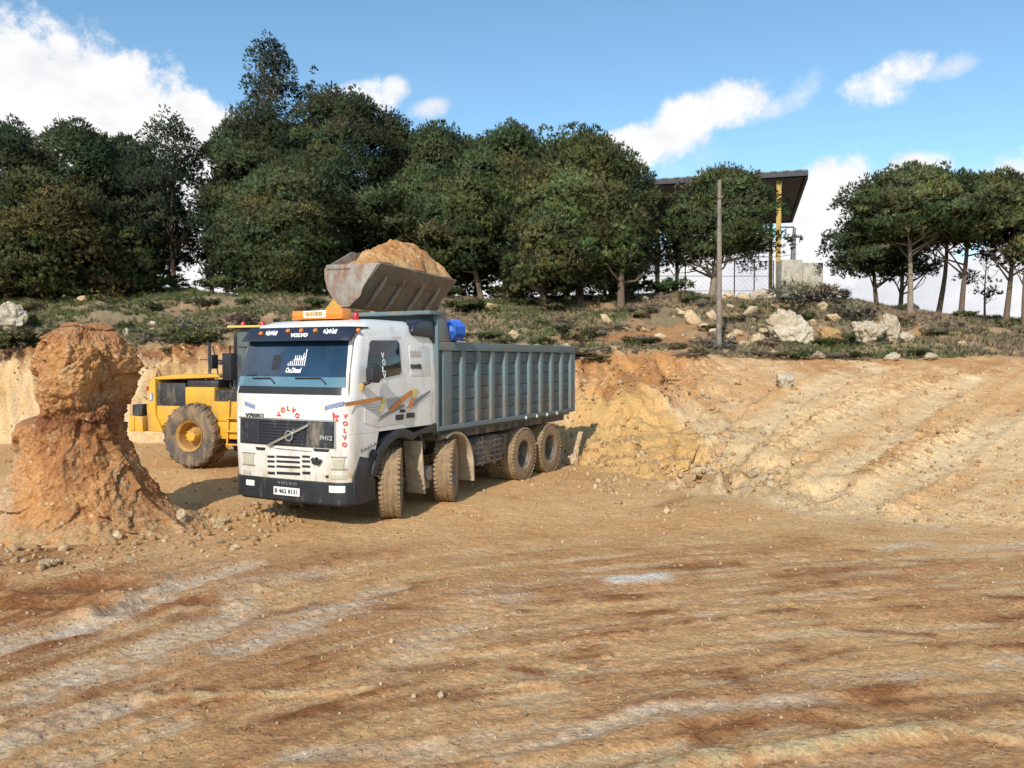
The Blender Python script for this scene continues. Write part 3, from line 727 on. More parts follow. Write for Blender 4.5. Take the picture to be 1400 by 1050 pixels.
# ------------------------------------------------------------------ the earth pillar left standing
def earth_pillar():
    Yc = 12.2; k = Yc / F
    prof = [(450, 78, 150), (458, 66, 163), (470, 58, 168), (490, 49, 178), (515, 45, 184), (535, 46, 182), (550, 44, 174), (562, 40, 168), (575, 38, 162), (590, 37, 161), (610, 35, 168), (635, 33, 178),
            (660, 28, 196), (685, 16, 216), (705, 0, 240), (725, -22, 272), (745, -50, 310)]
    v = np.array([p[0] for p in prof], float); l = np.array([p[1] for p in prof], float); r = np.array([p[2] for p in prof], float)
    zz = CAMZ + (492 - v) * k
    nz, na = 250, 420
    z = np.linspace(zz[0], -.25, nz)
    L = np.interp(-z, -zz, (l - 700) * k); Rr = np.interp(-z, -zz, (r - 700) * k)
    cx = (L + Rr) / 2; rx = (Rr - L) / 2
    a = np.linspace(0, 2 * math.pi, na, endpoint=False)
    X = cx[:, None] + rx[:, None] * np.cos(a); Yy = Yc + (rx[:, None] * .86 + .05) * np.sin(a); Z = np.repeat(z[:, None], na, 1)
    P = np.stack([X, Yy, Z], -1).reshape(-1, 3)
    nrm = np.stack([np.cos(a)[None].repeat(nz, 0), np.sin(a)[None].repeat(nz, 0), 0 * X], -1).reshape(-1, 3)
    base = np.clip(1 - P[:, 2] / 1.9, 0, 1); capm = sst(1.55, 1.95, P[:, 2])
    W = P + .55 * np.stack([fb3(P * 1.5, 303, 3), fb3(P * 1.5, 305, 3), fb3(P * 1.5, 307, 3)], 1)
    _, _, ia, ta = worley3(W * np.array((1.7, 1.7, 1.25)), 401); g1, g2, ib, tb = worley3(W * np.array((4.6, 4.6, 3.8)), 411); _, _, ic, tc_ = worley3(P * 13, 421)
    d = .34 * fb3(P * 1.15, 301, 4, .5) + (.11 * (ia - .5) + .20 * ta) + .03 * (ib - .5) + .016 * (ic - .5) + (.24 + .14 * capm) * fb3(P * np.array((3.2, 3.2, 2.4)), 323, 6, .66) + (.07 + .04 * capm) * fb3(P * 12, 321, 4, .7)
    gul = fb2(np.arctan2(nrm[:, 1], nrm[:, 0]) * 3.2, P[:, 2] * .5, 331, 3); d = d + base * gul * .36
    d = d - .05 * np.exp(-((P[:, 2] - 1.66 + .28 * nrm[:, 0]) / .10) ** 2) * (.3 + .9 * np.clip(nrm[:, 0] - .2 * nrm[:, 1], 0, 1))
    rgp = np.random.default_rng(77); cc0 = np.array((cx[50], Yc, 2.35)); Q0 = P - cc0                # broken faces on the rocky cap
    for _ in range(7):
        dd = rgp.normal(size=3); dd[2] *= .6; dd /= np.linalg.norm(dd); hh = rgp.uniform(.52, .76); sdist = Q0 @ dd
        d = d - np.clip(sdist - hh, 0, .30) * .75 * capm
    P = P + nrm * d[:, None]; P[:, 2] += .20 * fb3(P * 2.0, 341, 4) * sst(.1, .5, P[:, 2])
    t1 = fb3(P * 1.3, 351, 4, .6); t2 = fb3(P * np.array((3, 3, 2.0)), 361, 5, .65); t3 = fb3(P * 10, 371, 3, .6)
    A = np.array
    col = np.repeat(A([(.52, .265, .108)]), len(P), 0) * (.90 + .2 * ib)[:, None]
    def mixc(col, c, f): f = np.clip(f, 0, 1)[:, None]; return col * (1 - f) + A(c) * f
    col = mixc(col, (.29, .120, .050), .24 + t1 * 3.2 + t2 * 3.0 + t3 * 1.2 + (ia - .5) * .3)
    col = mixc(col, (.62, .43, .22), t2 * 3.2 - .30 + t1 * 1.4 + t3 * 1.4 + (ib - .5) * .3 + (ia - .5) * .5)
    cap = sst(1.72, 1.95, P[:, 2] - .1 * nrm[:, 0])
    col = mixc(col, (.50, .262, .110), cap * (.50 + t1 * 1.6 + t3 * 1.0))
    col = mixc(col, (.64, .47, .26), cap * np.clip(-nrm[:, 1], 0, 1) * (t2 * 3 + t1 * 1.5 + t3 * 1.2) * 1.0)
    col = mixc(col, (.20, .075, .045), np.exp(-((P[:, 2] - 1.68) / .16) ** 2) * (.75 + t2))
    col = mixc(col, (.40, .19, .09), sst(2.72, 2.95, P[:, 2]) * .8)
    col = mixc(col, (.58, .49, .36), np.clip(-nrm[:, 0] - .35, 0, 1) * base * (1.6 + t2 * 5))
    col = mixc(col, (.50, .33, .17), sst(.45, .05, P[:, 2]) * (.7 + t2 + (ic - .5) * 1.2))
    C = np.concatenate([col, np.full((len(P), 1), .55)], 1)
    i = np.arange(nz - 1)[:, None] * na; j = np.arange(na)[None]; j2 = (j + 1) % na
    Q = np.stack([i + j, i + na + j, i + na + j2, i + j2], -1).reshape(-1, 4)
    # rounded lid of crumbly soil
    top = P[:na]; c0 = top.mean(0); lids = [top]; VV = [P]; CC = [C]; QQ = [Q[:, ::-1]]; prev = np.arange(na); off = len(P)
    for s, h in ((.8, .05), (.55, .085), (.3, .10), (.08, .11)):
        ringp = c0 + (top - c0) * s; ringp[:, 2] = top[:, 2] * s + c0[2] * (1 - s) + h + .12 * fb3(ringp * 4, 381, 4)
        VV.append(ringp); CC.append(np.concatenate([np.repeat(A([(.40, .19, .085)]), na, 0) * (1 + .8 * fb3(ringp * 6, 391, 3))[:, None], np.full((na, 1), .5)], 1))
        cur = off + np.arange(na); QQ.append(np.stack([prev, np.roll(prev, -1), np.roll(cur, -1), cur], -1)); prev = cur; off += na
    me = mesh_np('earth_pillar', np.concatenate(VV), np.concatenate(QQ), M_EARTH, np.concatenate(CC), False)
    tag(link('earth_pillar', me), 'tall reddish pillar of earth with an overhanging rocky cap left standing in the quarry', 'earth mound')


earth_pillar()
#@@SPLIT2
# ------------------------------------------------------------------ the tipper truck (local: x forward, y its left, z up; origin under the front axle)
TO = Vector((-2.86, 13.5, 0)); TRZ = math.atan2(-.889, -.457)
TSC = .97
TM = Matrix.Translation(TO) @ Matrix.Rotation(TRZ, 4, 'Z') @ Matrix.Diagonal((TSC, TSC, 1, 1)); TMI = TM.inverted()
def plane_px(u, v, axis, val):
    """truck-local point where the sight line of a photo point meets the plane axis = val"""
    o = TMI @ Vector((0, 0, CAMZ)); d = TMI.to_3x3() @ Vector(ray(u, v)); i = 'xyz'.index(axis)
    return o + d * ((val - o[i]) / d[i])
def sp(u, v, y=1.222): p = plane_px(u, v, 'y', y); return (p.x, p.z)
def fp(u, v, x=1.39): p = plane_px(u, v, 'x', x); return (p.y, p.z)

ZS = [.78, 1.0, 1.3, 1.6, 2.03, 2.4, 2.86, 3.00, 3.10, 3.17, 3.20]
XF = [1.39, 1.40, 1.40, 1.39, 1.37, 1.27, 1.12, 1.04, .93, .72, .45]
HW = [1.19, 1.20, 1.215, 1.22, 1.222, 1.205, 1.165, 1.135, 1.09, 1.00, .85]
RC = [.24, .24, .24, .23, .21, .19, .17, .18, .2, .22, .25]
def cabxf(z): return float(np.interp(z, ZS, XF))
def cabhw(z): return float(np.interp(z, ZS, HW))
def cabrc(z): return float(np.interp(z, ZS, RC))
def fx(y, z):
    xf, hw, r = cabxf(z), cabhw(z), cabrc(z); a = abs(y); cr = .05 * (y / hw) ** 2
    if a <= hw - r: return xf - cr
    q = min(1, (a - hw + r) / r); return xf - cr - r + r * math.sqrt(max(0, 1 - q * q))
def ring(z, xr, off=0.0, n=9):
    xf, hw, r = cabxf(z), cabhw(z), cabrc(z); pts = [(xr, -hw - off)]
    ys = [(xf - r - .05, -hw - off)]
    for i in range(n):
        a = -math.pi / 2 + (math.pi / 2) * i / (n - 1)
        y = -(hw - r) + (r + off) * math.sin(a); pts.append((xf - .05 * (y / hw) ** 2 - r + (r + off) * math.cos(a), y))
    for y in np.linspace(-(hw - r), hw - r, 11)[1:-1]: pts.append((xf - .05 * (y / hw) ** 2 + off, y))
    for i in range(n):
        a = (math.pi / 2) * i / (n - 1)
        y = (hw - r) + (r + off) * math.sin(a); pts.append((xf - .05 * (y / hw) ** 2 - r + (r + off) * math.cos(a), y))
    pts.append((xr, hw + off)); return pts
def loft(mb, zs, xr, off=0.0, inner=None):
    rings = []
    for z in zs: rings.append([(x, y, z) for x, y in ring(z, xr if not callable(xr) else xr(z), off)])
    n = len(rings[0]); vs = [p for r_ in rings for p in r_]; fs = []
    for k in range(len(rings) - 1):
        for i in range(n): fs.append((k * n + i, k * n + (i + 1) % n, (k + 1) * n + (i + 1) % n, (k + 1) * n + i))
    fs.append(tuple(range(n - 1, -1, -1))); fs.append(tuple((len(rings) - 1) * n + i for i in range(n)))
    return mb.add(vs, fs)
def front_patch(mb, quad, off, th=.012, nu=14, nv=6):
    """slab that follows the cab front; quad: (y,z) corners top-left, top-right, bottom-right, bottom-left as seen from in front"""
    q = [np.array(p, float) for p in quad]; vs = []; fs = []; w = nu + 1
    for d in (off, off - th):
        for j in range(nv + 1):
            for i in range(w):
                s, t = i / nu, j / nv; p = (q[0] * (1 - s) + q[1] * s) * (1 - t) + (q[3] * (1 - s) + q[2] * s) * t
                vs.append((fx(p[0], p[1]) + d, p[0], p[1]))
    N = w * (nv + 1)
    for j in range(nv):
        for i in range(nu):
            a = j * w + i; fs.append((a, a + 1, a + w + 1, a + w)); fs.append((N + a, N + a + w, N + a + w + 1, N + a + 1))
    edge = [i for i in range(w)] + [j * w + nu for j in range(1, nv + 1)] + [nv * w + i for i in range(nu - 1, -1, -1)] + [j * w for j in range(nv - 1, 0, -1)]
    for a, b in zip(edge, edge[1:] + edge[:1]): fs.append((a, N + a, N + b, b))
    return mb.add(vs, fs)
def side_poly(mb, pts, y0, y1, sgn=1):
    """plate on the cab side from (x,z) points, following its lean"""
    n = len(pts)
    vs = [(x, sgn * (cabhw(z) + y0), z) for x, z in pts] + [(x, sgn * (cabhw(z) + y1), z) for x, z in pts]
    fs = [tuple(range(n)), tuple(range(2 * n - 1, n - 1, -1))] + [(i, n + i, n + (i + 1) % n, (i + 1) % n) for i in range(n)]
    return mb.add(vs, fs)
def rrect(x0, x1, z0, z1, r, n=4):
    out = []
    for cx, cz, a0 in ((x1 - r, z1 - r, 0), (x0 + r, z1 - r, 90), (x0 + r, z0 + r, 180), (x1 - r, z0 + r, 270)):
        for i in range(n + 1): a = R(a0 + 90 * i / n); out.append((cx + r * math.cos(a), cz + r * math.sin(a)))
    return out


def build_truck():
    T = empty('dump_truck', TO, TRZ); T.scale = (TSC, TSC, 1)
    tag(T, 'white and teal four axle tipper truck with muddy tyres, loaded in the quarry', 'dump truck')
    # --- cab shell
    mb = MB(); loft(mb, [1.44, 1.6, 1.85, 2.03, 2.2, 2.4, 2.63, 2.86, 3.0, 3.1, 3.17, 3.2], -1.10)
    loft(mb, [.725, .85, 1.0, 1.15, 1.3, 1.437], lambda z: .70 - .12 * max(0, (z - 1.0)) / .44)
    cab = mb.build('cab', WHITE, T, 0, 40)
    # windscreen and its black surround
    wz0, wz1 = 2.12, 2.87
    mb = MB(); front_patch(mb, [(-1.10, 2.90), (1.10, 2.90), (1.17, 2.025), (-1.17, 2.025)], .006, .02, 20, 8); surround = mb.build('windscreen_surround', BLACKP, cab, 0, 50)
    mb = MB(); front_patch(mb, [(-1.03, wz1), (1.03, wz1), (1.10, 2.29), (-1.10, 2.29)], .014, .012, 20, 8); ws = mb.build('windscreen', GLASS, cab, 0, 60)
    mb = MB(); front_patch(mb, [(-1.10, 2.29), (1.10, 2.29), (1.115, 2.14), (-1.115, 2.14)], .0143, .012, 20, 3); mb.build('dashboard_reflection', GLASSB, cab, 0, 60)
    # stickers on the glass
    def front_text(s, u, v, size, m, parent, name, off=.02, width=None, shear=0, x=1.39, rot=0, bold=0, zfix=None):
        y, z = fp(u, v, x)
        slope = (fx(y, z + .05) - fx(y, z - .05)) / .1
        yd = Vector((slope, 0, 1)).normalized(); xd = Vector((0, 1, 0))
        if rot: xd, yd = xd * math.cos(rot) + yd * math.sin(rot), yd * math.cos(rot) - xd * math.sin(rot)
        mb = MB(); mb.add(*text_mb(s, size, (fx(y, z) + off, y, z), xd, yd, .006, 1.0, width, shear, bold)); return mb.build(name, m, parent, 0, 0)
    front_text('On.Diesel', 404, 506.5, .11, TXTW, cab, 'windscreen_lettering', .021, .32, .25, 1.24, 0, .004)
    mb = MB(); rg = random.Random(4)
    y0, z0 = fp(396, 500, 1.22); y1, z1 = fp(420, 482, 1.2)
    for i in range(9):                                               # skyline sticker above the word
        y = y0 + (y1 - y0) * i / 8.5; h = .05 + .17 * (i / 8.5) + rg.uniform(-.02, .05)
        front_patch(mb, [(y, z0 + h), (y + .014, z0 + h + rg.uniform(-.02, .02)), (y + .022, z0 + .0), (y + .004, z0 + .0)], .020, .004, 1, 4)
        if i % 2: front_patch(mb, [(y - .02, z0 + h * .6), (y + .04, z0 + h * .75), (y + .04, z0 + h * .66), (y - .02, z0 + h * .5)], .021, .004, 1, 1)
    mb.build('skyline_sticker', TXTW, cab, 0, 0)
    mb = MB(); ya, za = fp(378, 497, 1.25); front_patch(mb, [(ya - .10, za + .13), (ya + .10, za + .15), (ya + .07, za - .1), (ya - .08, za - .1)], .017, .003, 3, 3); mb.build('hanging_ornament', BLACKP, cab, 0, 0)
    # wipers
    mb = MB()
    for (u0, v0, u1, v1, u2, v2) in ((375, 524, 368, 517, 343, 517), (444, 525, 436, 517, 402, 517)):
        P = []
        for u, v in ((u0, v0), (u1, v1), (u2, v2)): y, z = fp(u, v, 1.36); P.append((fx(y, z) + .035, y, z))
        mb.tube(P, .011, 6)
    mb.build('wiper', BLACKP, cab, 0, 0)
    # sun visor with lettering and lamps
    mb = MB(); front_patch(mb, [(-1.13, 3.04), (1.13, 3.04), (1.12, 2.84), (-1.12, 2.84)], .16, .05, 24, 5)
    front_patch(mb, [(-1.13, 3.055), (1.13, 3.055), (1.13, 3.03), (-1.13, 3.03)], .16, .19, 24, 1); vis = mb.build('sun_visor', DARKVIS, T, 0, 45)
    front_text('VOLVO', 409, 458.5, .085, TXTW, vis, 'visor_lettering', .168, .36, 0, 1.25, 0, .006)
    for u, v, w in ((371, 455.5, .26), (450, 453, .26)):
        y, z = fp(u, v, 1.22); mb = MB()
        for i in range(7): front_patch(mb, [(y - w / 2 + i * w / 7, z + .035 + .02 * math.sin(i * 2.1)), (y - w / 2 + (i + .8) * w / 7, z + .03), (y - w / 2 + (i + .7) * w / 7, z - .035), (y - w / 2 + i * w / 7, z - .02 + .02 * math.cos(i * 1.7))], .166, .006, 1, 1)
        mb.build('visor_sticker', TXTW, vis, 0, 0)
    for u, v in ((355, 456), (392, 452.5), (410, 452), (429, 452), (475, 451)):
        y, z = fp(u, v, 1.25); mb = MB(); c = Vector((fx(y, z) + .165, y, z)); mb.tube([c, c + Vector((.02, 0, 0)), c + Vector((.045, 0, 0))], [.036, .036, .018], 10); mb.build('marker_lamp', AMBER, vis, 0, 40)
    # roof sign
    zb = 3.225; y0, y1 = -.50, .56
    mb = MB(); mb.box((.42, y0, zb), (.66, y0 + .24, zb + .12)); mb.box((.42, y1 - .34, zb), (.66, y1, zb + .14)); mb.box((.50, y0 + .05, zb - .09), (.56, y0 + .1, zb)); mb.box((.50, y1 - .1, zb - .09), (.56, y1 - .05, zb)); mb.box((.40, y0, zb - .025), (.68, y1, zb - .001))
    sign = mb.build('roof_sign', AMBER, T, .02, 40)
    mb = MB(); mb.box((.44, y0 + .242, zb + .001), (.665, y1 - .342, zb + .115)); mb.build('sign_panel', PLATE, sign, .006, 40)
    mb = MB(); mb.add(*text_mb('BIIEB', .085, (.672, (y0 + y1) / 2 - .05, zb + .058), (0, 1, 0), (0, 0, 1), .006, 1.1, .36, 0, .004)); mb.build('sign_lettering', AMBERD, sign, 0, 0)
    for y, z in ((.80, 3.22),):
        mb = MB(); mb.tube([(.62, y, 3.14), (.62, y, 3.2), (.62, y, 3.26), (.62, y, 3.30)], [.045, .05, .05, .025], 12); mb.build('beacon', REDL, T, 0, 40)
    # hood, arched red word, emblems
    mb = MB(); front_patch(mb, [(-1.0, 1.985), (1.0, 1.985), (1.0, 1.64), (-1.0, 1.64)], .012, .02, 20, 4); hood = mb.build('hood', WHITE, T, .0, 40)
    yc, zc = fp(394.5, 572, 1.39)
    for ch, a in zip('VOLVO', (62, 31, 0, -31, -62)):
        aa = R(90 + a); rr = .185; y, z = yc + rr * 1.12 * math.cos(aa), zc - .045 + rr * math.sin(aa) * 1.05
        mb = MB(); mb.add(*text_mb(ch, .105, (fx(y, z) + .016, y, z), (0, math.cos(R(a)), math.sin(R(a))), (0, -math.sin(R(a)), math.cos(R(a))), .006, 1, None, 0, .006)); mb.build('hood_letter', TXTR, hood, 0, 0)
    front_text('V700E/3', 348.5, 568, .075, TXTK, hood, 'hood_lettering', .016, .42, 0, 1.39, 0, .004)
    for (a, b) in (((333, 551), (348, 557)), ((443, 558), (466, 552))):
        ya, za = fp(*a); yb_, zb_ = fp(*b); mb = MB(); front_patch(mb, [(ya, za + .03), (yb_, zb_ + .035), (yb_, zb_ - .03), (ya, za - .035)], .018, .006, 6, 1); mb.build('hood_decal', BLUED, hood, 0, 0)
    y, z = fp(457, 569); mb = MB()
    for p in (((-.05, .07), (.0, .02), (-.03, -.08)), ((.05, .02), (.06, -.02), (-.05, -.01)), ((.0, -.01), (.06, -.07), (.03, -.08)), ((-.05, -.06), (-.02, -.02), (-.01, -.08))):
        front_patch(mb, [(y + p[0][0], z + p[0][1]), (y + p[1][0], z + p[1][1]), (y + p[2][0], z + p[2][1]), (y + (p[0][0] + p[2][0]) / 2 - .01, z + (p[0][1] + p[2][1]) / 2)], .018, .006, 1, 1)
    mb.build('red_emblem', TXTR, hood, 0, 0)
    for i, ch in enumerate('VOLVO'):
        mb = MB(); z = 1.715 - i * .105; y = cabhw(z) - cabrc(z) * .42
        xd = Vector((-.62, .78, 0)); mb.add(*text_mb(ch, .09, (fx(y, z) + .012, y + .008, z), xd, (0, 0, 1), .006, 1, None, 0, .003))
        mb.build('corner_letter', TXTR, cab, 0, 0)
    # grille
    gy0, gz1 = -.98, 1.63; gy1, gz0 = .98, 1.235
    mb = MB(); front_patch(mb, [(gy0, gz1), (gy1, gz1), (gy1, gz0), (gy0, gz0)], .012, .03, 20, 3)
    for i in range(8): z = gz0 + .03 + i * .048; front_patch(mb, [(gy0 + .5, z + .022), (gy1 - .55, z + .022), (gy1 - .55, z), (gy0 + .5, z)], .034, .024, 14, 1)
    for s in (0, 1): front_patch(mb, [((gy0 + .03) if not s else (gy1 - .52), gz1 - .03), ((gy0 + .47) if not s else (gy1 - .03), gz1 - .03), ((gy0 + .47) if not s else (gy1 - .03), gz0 + .03), ((gy0 + .03) if not s else (gy1 - .52), gz0 + .03)], .026, .02, 6, 1)
    gr = mb.build('grille', mat('grille_paint', (.030, .032, .042), .4, var=.2, vs=6, dirt=(.32, .26, .2), damt=.2, dscale=3), T, 0, 40)
    mb = MB(); front_patch(mb, [(gy0 - .01, gz1 + .025), (gy1 + .01, gz1 + .025), (gy1 + .01, gz1), (gy0 - .01, gz1)], .03, .02, 20, 1); front_patch(mb, [(gy1, gz1 + .02), (gy1 + .02, gz1 + .02), (gy1 + .02, gz0), (gy1, gz0)], .025, .02, 1, 4)
    mb.build('grille_trim', CHROME, gr, 0, 40)
    mb = MB(); pa, pb = fp(369, 609), fp(424, 581); n = 10
    for i in range(n):
        t0, t1 = i / n, (i + 1) / n; A = [pa[k] + (pb[k] - pa[k]) * t0 for k in (0, 1)]; B = [pa[k] + (pb[k] - pa[k]) * t1 for k in (0, 1)]
        mb.bar((fx(*A) + .052, *A), (fx(*B) + .052, *B), .035, .014, (1, 0, 0))
    mb.build('grille_bar', CHROME, gr, 0, 0)
    y, z = fp(399, 595.5); mb = MB(); mb.lathe([(.062, 0), (.085, 0), (.085, .02), (.062, .02)], 24, 'x', (fx(y, z) + .05, y, z)); mb.bar((fx(y, z) + .06, y + .055, z + .055), (fx(y, z) + .06, y + .11, z + .11), .02, .014, (1, 0, 0)); mb.build('badge', CHROME, gr, 0, 40)
    front_text('FH12', 447, 599, .09, TXTG, gr, 'grille_lettering', .05, .24, 0, 1.4, 0, .003)
    # lower front: slots, step openings, lamps
    mb = MB()
    for v, hh in ((624, .034), (630.5, .034), (637.5, .034), (646.5, .044)):
        for u0, u1 in ((366, 376), (378.5, 410.5), (413.5, 424)):
            a = fp(u0, v); b = fp(u1, v + (u1 - u0) * .05); front_patch(mb, [(a[0], a[1] + hh / 2), (b[0], b[1] + hh / 2), (b[0], b[1] - hh / 2), (a[0], a[1] - hh / 2)], .004, .02, 4, 1)
    for u0, u1, v0, v1 in ((349, 364, 611, 616), (428, 450, 613, 618.5)):
        a = fp(u0, v0); b = fp(u1, v1); front_patch(mb, [(a[0], a[1]), (b[0], a[1]), (b[0] - .03, b[1]), (a[0] + .03, b[1])], .004, .02, 4, 1)
    mb.build('air_slot', BLACKP, cab, 0, 0)
    mb = MB(); a = fp(372, 611.5); b = fp(428, 618); front_patch(mb, [(a[0], a[1]), (b[0], a[1] - .02), (b[0] - .06, b[1]), (a[0] + .12, b[1] + .01)], .008, .02, 8, 1); mb.build('grille_lip', mat('dusty_plastic', (.26, .235, .21), .7, var=.2), cab, 0, 40)
    mb = MB(); y, z = fp(433.5, 630)
    for k in range(5): a = k * 1.3; mb.tube([(fx(y, z) + .03, y, z), (fx(y, z) + .04, y + .07 * math.cos(a), z + .045 * math.sin(a)), (fx(y, z) + .02, y + .11 * math.cos(a + .3), z + .05 * math.sin(a + .4))], [.02, .03, .012], 7)
    mb.build('towing_rag', BLACKP, T, 0, 40)
    for u0, v0, u1, v1 in ((331, 619.5, 347.5, 635.5), (453, 626, 475, 643)):
        a = fp(u0, v0); b = fp(u1, v1); y0_, y1_ = a[0], b[0]; y0_ = max(y0_, -1.12); y1_ = min(y1_, 1.12)
        mb = MB(); front_patch(mb, [(y0_, a[1]), (y1_, a[1]), (y1_ - .02, b[1]), (y0_ + .02, b[1])], .013, .03, 10, 4); hl = mb.build('headlight', LAMP, T, .004, 45)
        mb = MB()
        for q in (((y0_ - .018, a[1] + .018), (y1_ + .018, a[1] + .018), (y1_ + .018, a[1]), (y0_ - .018, a[1])), ((y0_ - .018, b[1]), (y1_ + .018, b[1]), (y1_ + .018, b[1] - .016), (y0_ - .018, b[1] - .016))): front_patch(mb, q, .010, .02, 10, 1)
        mb.build('headlight_frame', mat('dusty_plastic', (.26, .235, .21), .7, var=.2), hl, 0, 0)
    for u0, v0, u1, v1, nm, mm in ((451, 649.5, 468, 656.5, 'side_lamp', LAMP), (469.5, 649.5, 492, 657, 'turn_signal', AMBERD), (331, 642, 342, 648.5, 'side_lamp', LAMP)):
        a = fp(u0, v0); b = fp(u1, v1); mb = MB(); front_patch(mb, [(max(a[0], -1.15), a[1]), (min(b[0], 1.185), a[1]), (min(b[0], 1.185), b[1]), (max(a[0], -1.15), b[1])], .012, .02, 10, 1); mb.build(nm, mm, T, 0, 40)
    mb = MB(); a = fp(444, 650); b = fp(448, 654); front_patch(mb, [(a[0], a[1]), (b[0], a[1]), (b[0], b[1]), (a[0], b[1])], .006, .01, 2, 1); mb.build('washer_cap', BLACKP, cab, 0, 0)
    # bumper
    mb = MB(); loft(mb, [.40, .43, .55, .68, .722], .66, .018); loft(mb, [.36, .398], .75, -.05)
    bumper = mb.build('bumper', BLACKP, T, .012, 40)
    for u0, v0, u1, v1 in ((337, 655.5, 348.5, 664), (450, 664, 467, 675)):
        a = fp(u0, v0); b = fp(u1, v1); mb = MB(); front_patch(mb, [(a[0], a[1]), (b[0], a[1]), (b[0], b[1]), (a[0], b[1])], .035, .03, 4, 2); mb.build('fog_lamp', PLATE, bumper, .004, 40)
    a = fp(376.5, 665); b = fp(412, 678); zc_ = (a[1] + b[1]) / 2; yc_ = (a[0] + b[0]) / 2; X0 = fx(yc_, zc_) + .03
    mb = MB(); mb.box((X0, a[0], zc_ - .062), (X0 + .012, b[0], zc_ + .062)); pl = mb.build('number_plate', PLATE, bumper, .003, 40)
    mb = MB(); mb.add(*text_mb('B 462 8131', .09, (X0 + .016, yc_, zc_), (0, 1, 0), (0, 0, 1), .004, 1, (b[0] - a[0]) * .86, 0, .002)); mb.build('plate_lettering', TXTK, pl, 0, 0)
    mb = MB(); y, z = fp(394, 660.5); mb.add(*text_mb('VOLVO', .06, (fx(y, z) + .024, y, z), (0, 1, 0), (0, 0, 1), .006, 1.2, .40)); mb.build('bumper_lettering', mat('dusty_plastic', (.26, .235, .21), .7), bumper, 0, 0)
    # side under the door: arch, step panel
    for s in (1, -1):
        mb = MB(); r0, r1 = .67, .80
        arc = [(r1 * math.cos(R(a)) * 1.02, .56 + r1 * math.sin(R(a)) * 1.10) for a in np.linspace(14, 118, 16)]; arc2 = [(r0 * math.cos(R(a)) * 1.02, .56 + r0 * math.sin(R(a)) * 1.10) for a in np.linspace(118, 14, 16)]
        poly = arc + [(-1.08, 1.462), (-1.08, 1.31), (-.55, 1.30)] + arc2
        poly = [(x, min(z, 1.472 if x < .05 else 1.52)) for x, z in poly]
        n = len(poly); ya, yb_ = sorted((s * .72, s * 1.243)); mb.prism(poly, 'y', ya, yb_); mb.build('wheel_arch', BLACKP, T, .008, 40)
        mb = MB(); mb.prism([(1.02, .46), (.79, .62), (.70, .85), (.66, 1.02), (1.06, 1.10), (1.2, .80), (1.2, .46)], 'y', *sorted((s * 1.0, s * 1.214))); step = mb.build('step_panel', BLACKP, T, .01, 40)
        if s > 0:
            u, v = 509.5, 623; p = sp(u, v, 1.215); mb = MB(); mb.lathe([(.0, .0), (.10, 0), (.105, .012), (.08, .016), (.075, .006), (0, .006)], 24, 'y', (p[0], 1.214, p[1]))
            mb.tube([(p[0] - .04, 1.235, p[1] + .05), (p[0] + .03, 1.235, p[1] + .02), (p[0] - .02, 1.235, p[1] - .05)], .02, 7); mb.build('filler_cap', BLACKP, T, 0, 40)
            a, b = sp(494, 616), sp(529, 598); mb = MB()
            for i in range(9): t = i / 8; x = a[0] + (b[0] - a[0]) * t; z = a[1] + (b[1] - a[1]) * t; side_poly(mb, [(x, z), (x - .035, z + .004), (x - .03, z + .016), (x + .003, z + .014)], -.005, .004)
            side_poly(mb, [(a[0], a[1] - .02), (b[0], b[1] - .02), (b[0], b[1] - .03), (a[0], a[1] - .03)], -.005, .004); mb.build('mud_seam', BLACKP, cab, 0, 0)
    # doors, side windows, sleeper panel
    for s in (1, -1):
        mb = MB(); door = [(.96, 1.60), (.96, 2.1), (.82, 2.90), (-.13, 2.93), (-.14, 1.52), (.40, 1.52), (.62, 1.50)]
        side_poly(mb, door, -.02, .008, s); d = mb.build('door', WHITE, T, .006, 40)
        mb = MB(); win = [(.87, 2.22), (.875, 2.40), (.76, 2.80), (.70, 2.85), (-.00, 2.865), (-.045, 2.82), (-.05, 2.36), (.0, 2.315)]
        side_poly(mb, win, .004, .013, s); mb.build('side_window', GLASSD, d, .004, 40)
        mb = MB(); side_poly(mb, rrect(-.11, -.00, 1.70, 1.75, .015), .005, .035, s); mb.build('door_handle', BLACKP, d, .006, 40)
        mb = MB(); side_poly(mb, rrect(-.95, -.33, 2.28, 2.80, .05), -.01, .007, s); mb.build('sleeper_panel', WHITE, T, .006, 40)
        mb = MB(); mb.prism([(-1.13, 2.80), (-1.13, 3.22), (-.70, 3.235), (-.48, 3.16), (-.40, 3.02), (-.45, 2.955), (-1.0, 2.93)], 'y', *sorted((s * .86, s * 1.205))); mb.build('air_deflector', DARKVIS, T, .05, 50, 3)
    mb = MB(); p = sp(523, 505, 1.20)
    for i, ch in enumerate('VOLVO'): mb.add(*text_mb(ch, .13, (p[0] - .02 * (i % 2), cabhw(p[1] + .2 - i * .1) + .018, p[1] + .21 - i * .105), (-1, 0, 0), (0, -.09, 1), .004, 1, .085, 0, .004))
    mb.build('window_lettering', TXTW, cab, 0, 0)
    p = sp(568, 501.5, 1.20); mb = MB(); mb.add(*text_mb('POWER', .10, (p[0], cabhw(p[1]) + .014, p[1]), (-1, 0, 0), (0, -.09, 1), .004, 1, .34, 0, .006)); mb.build('sleeper_lettering', TXTK, cab, 0, 0)
    p = sp(567, 484, 1.18); mb = MB(); mb.add(*text_mb('500', .14, (p[0], cabhw(p[1]) + .013, p[1]), (-1, 0, 0), (0, -.09, 1), .004, 1, .34, 0, .004)); mb.build('sleeper_number', mat('faint_decal', (.52, .47, .43), .5), cab, 0, 0)
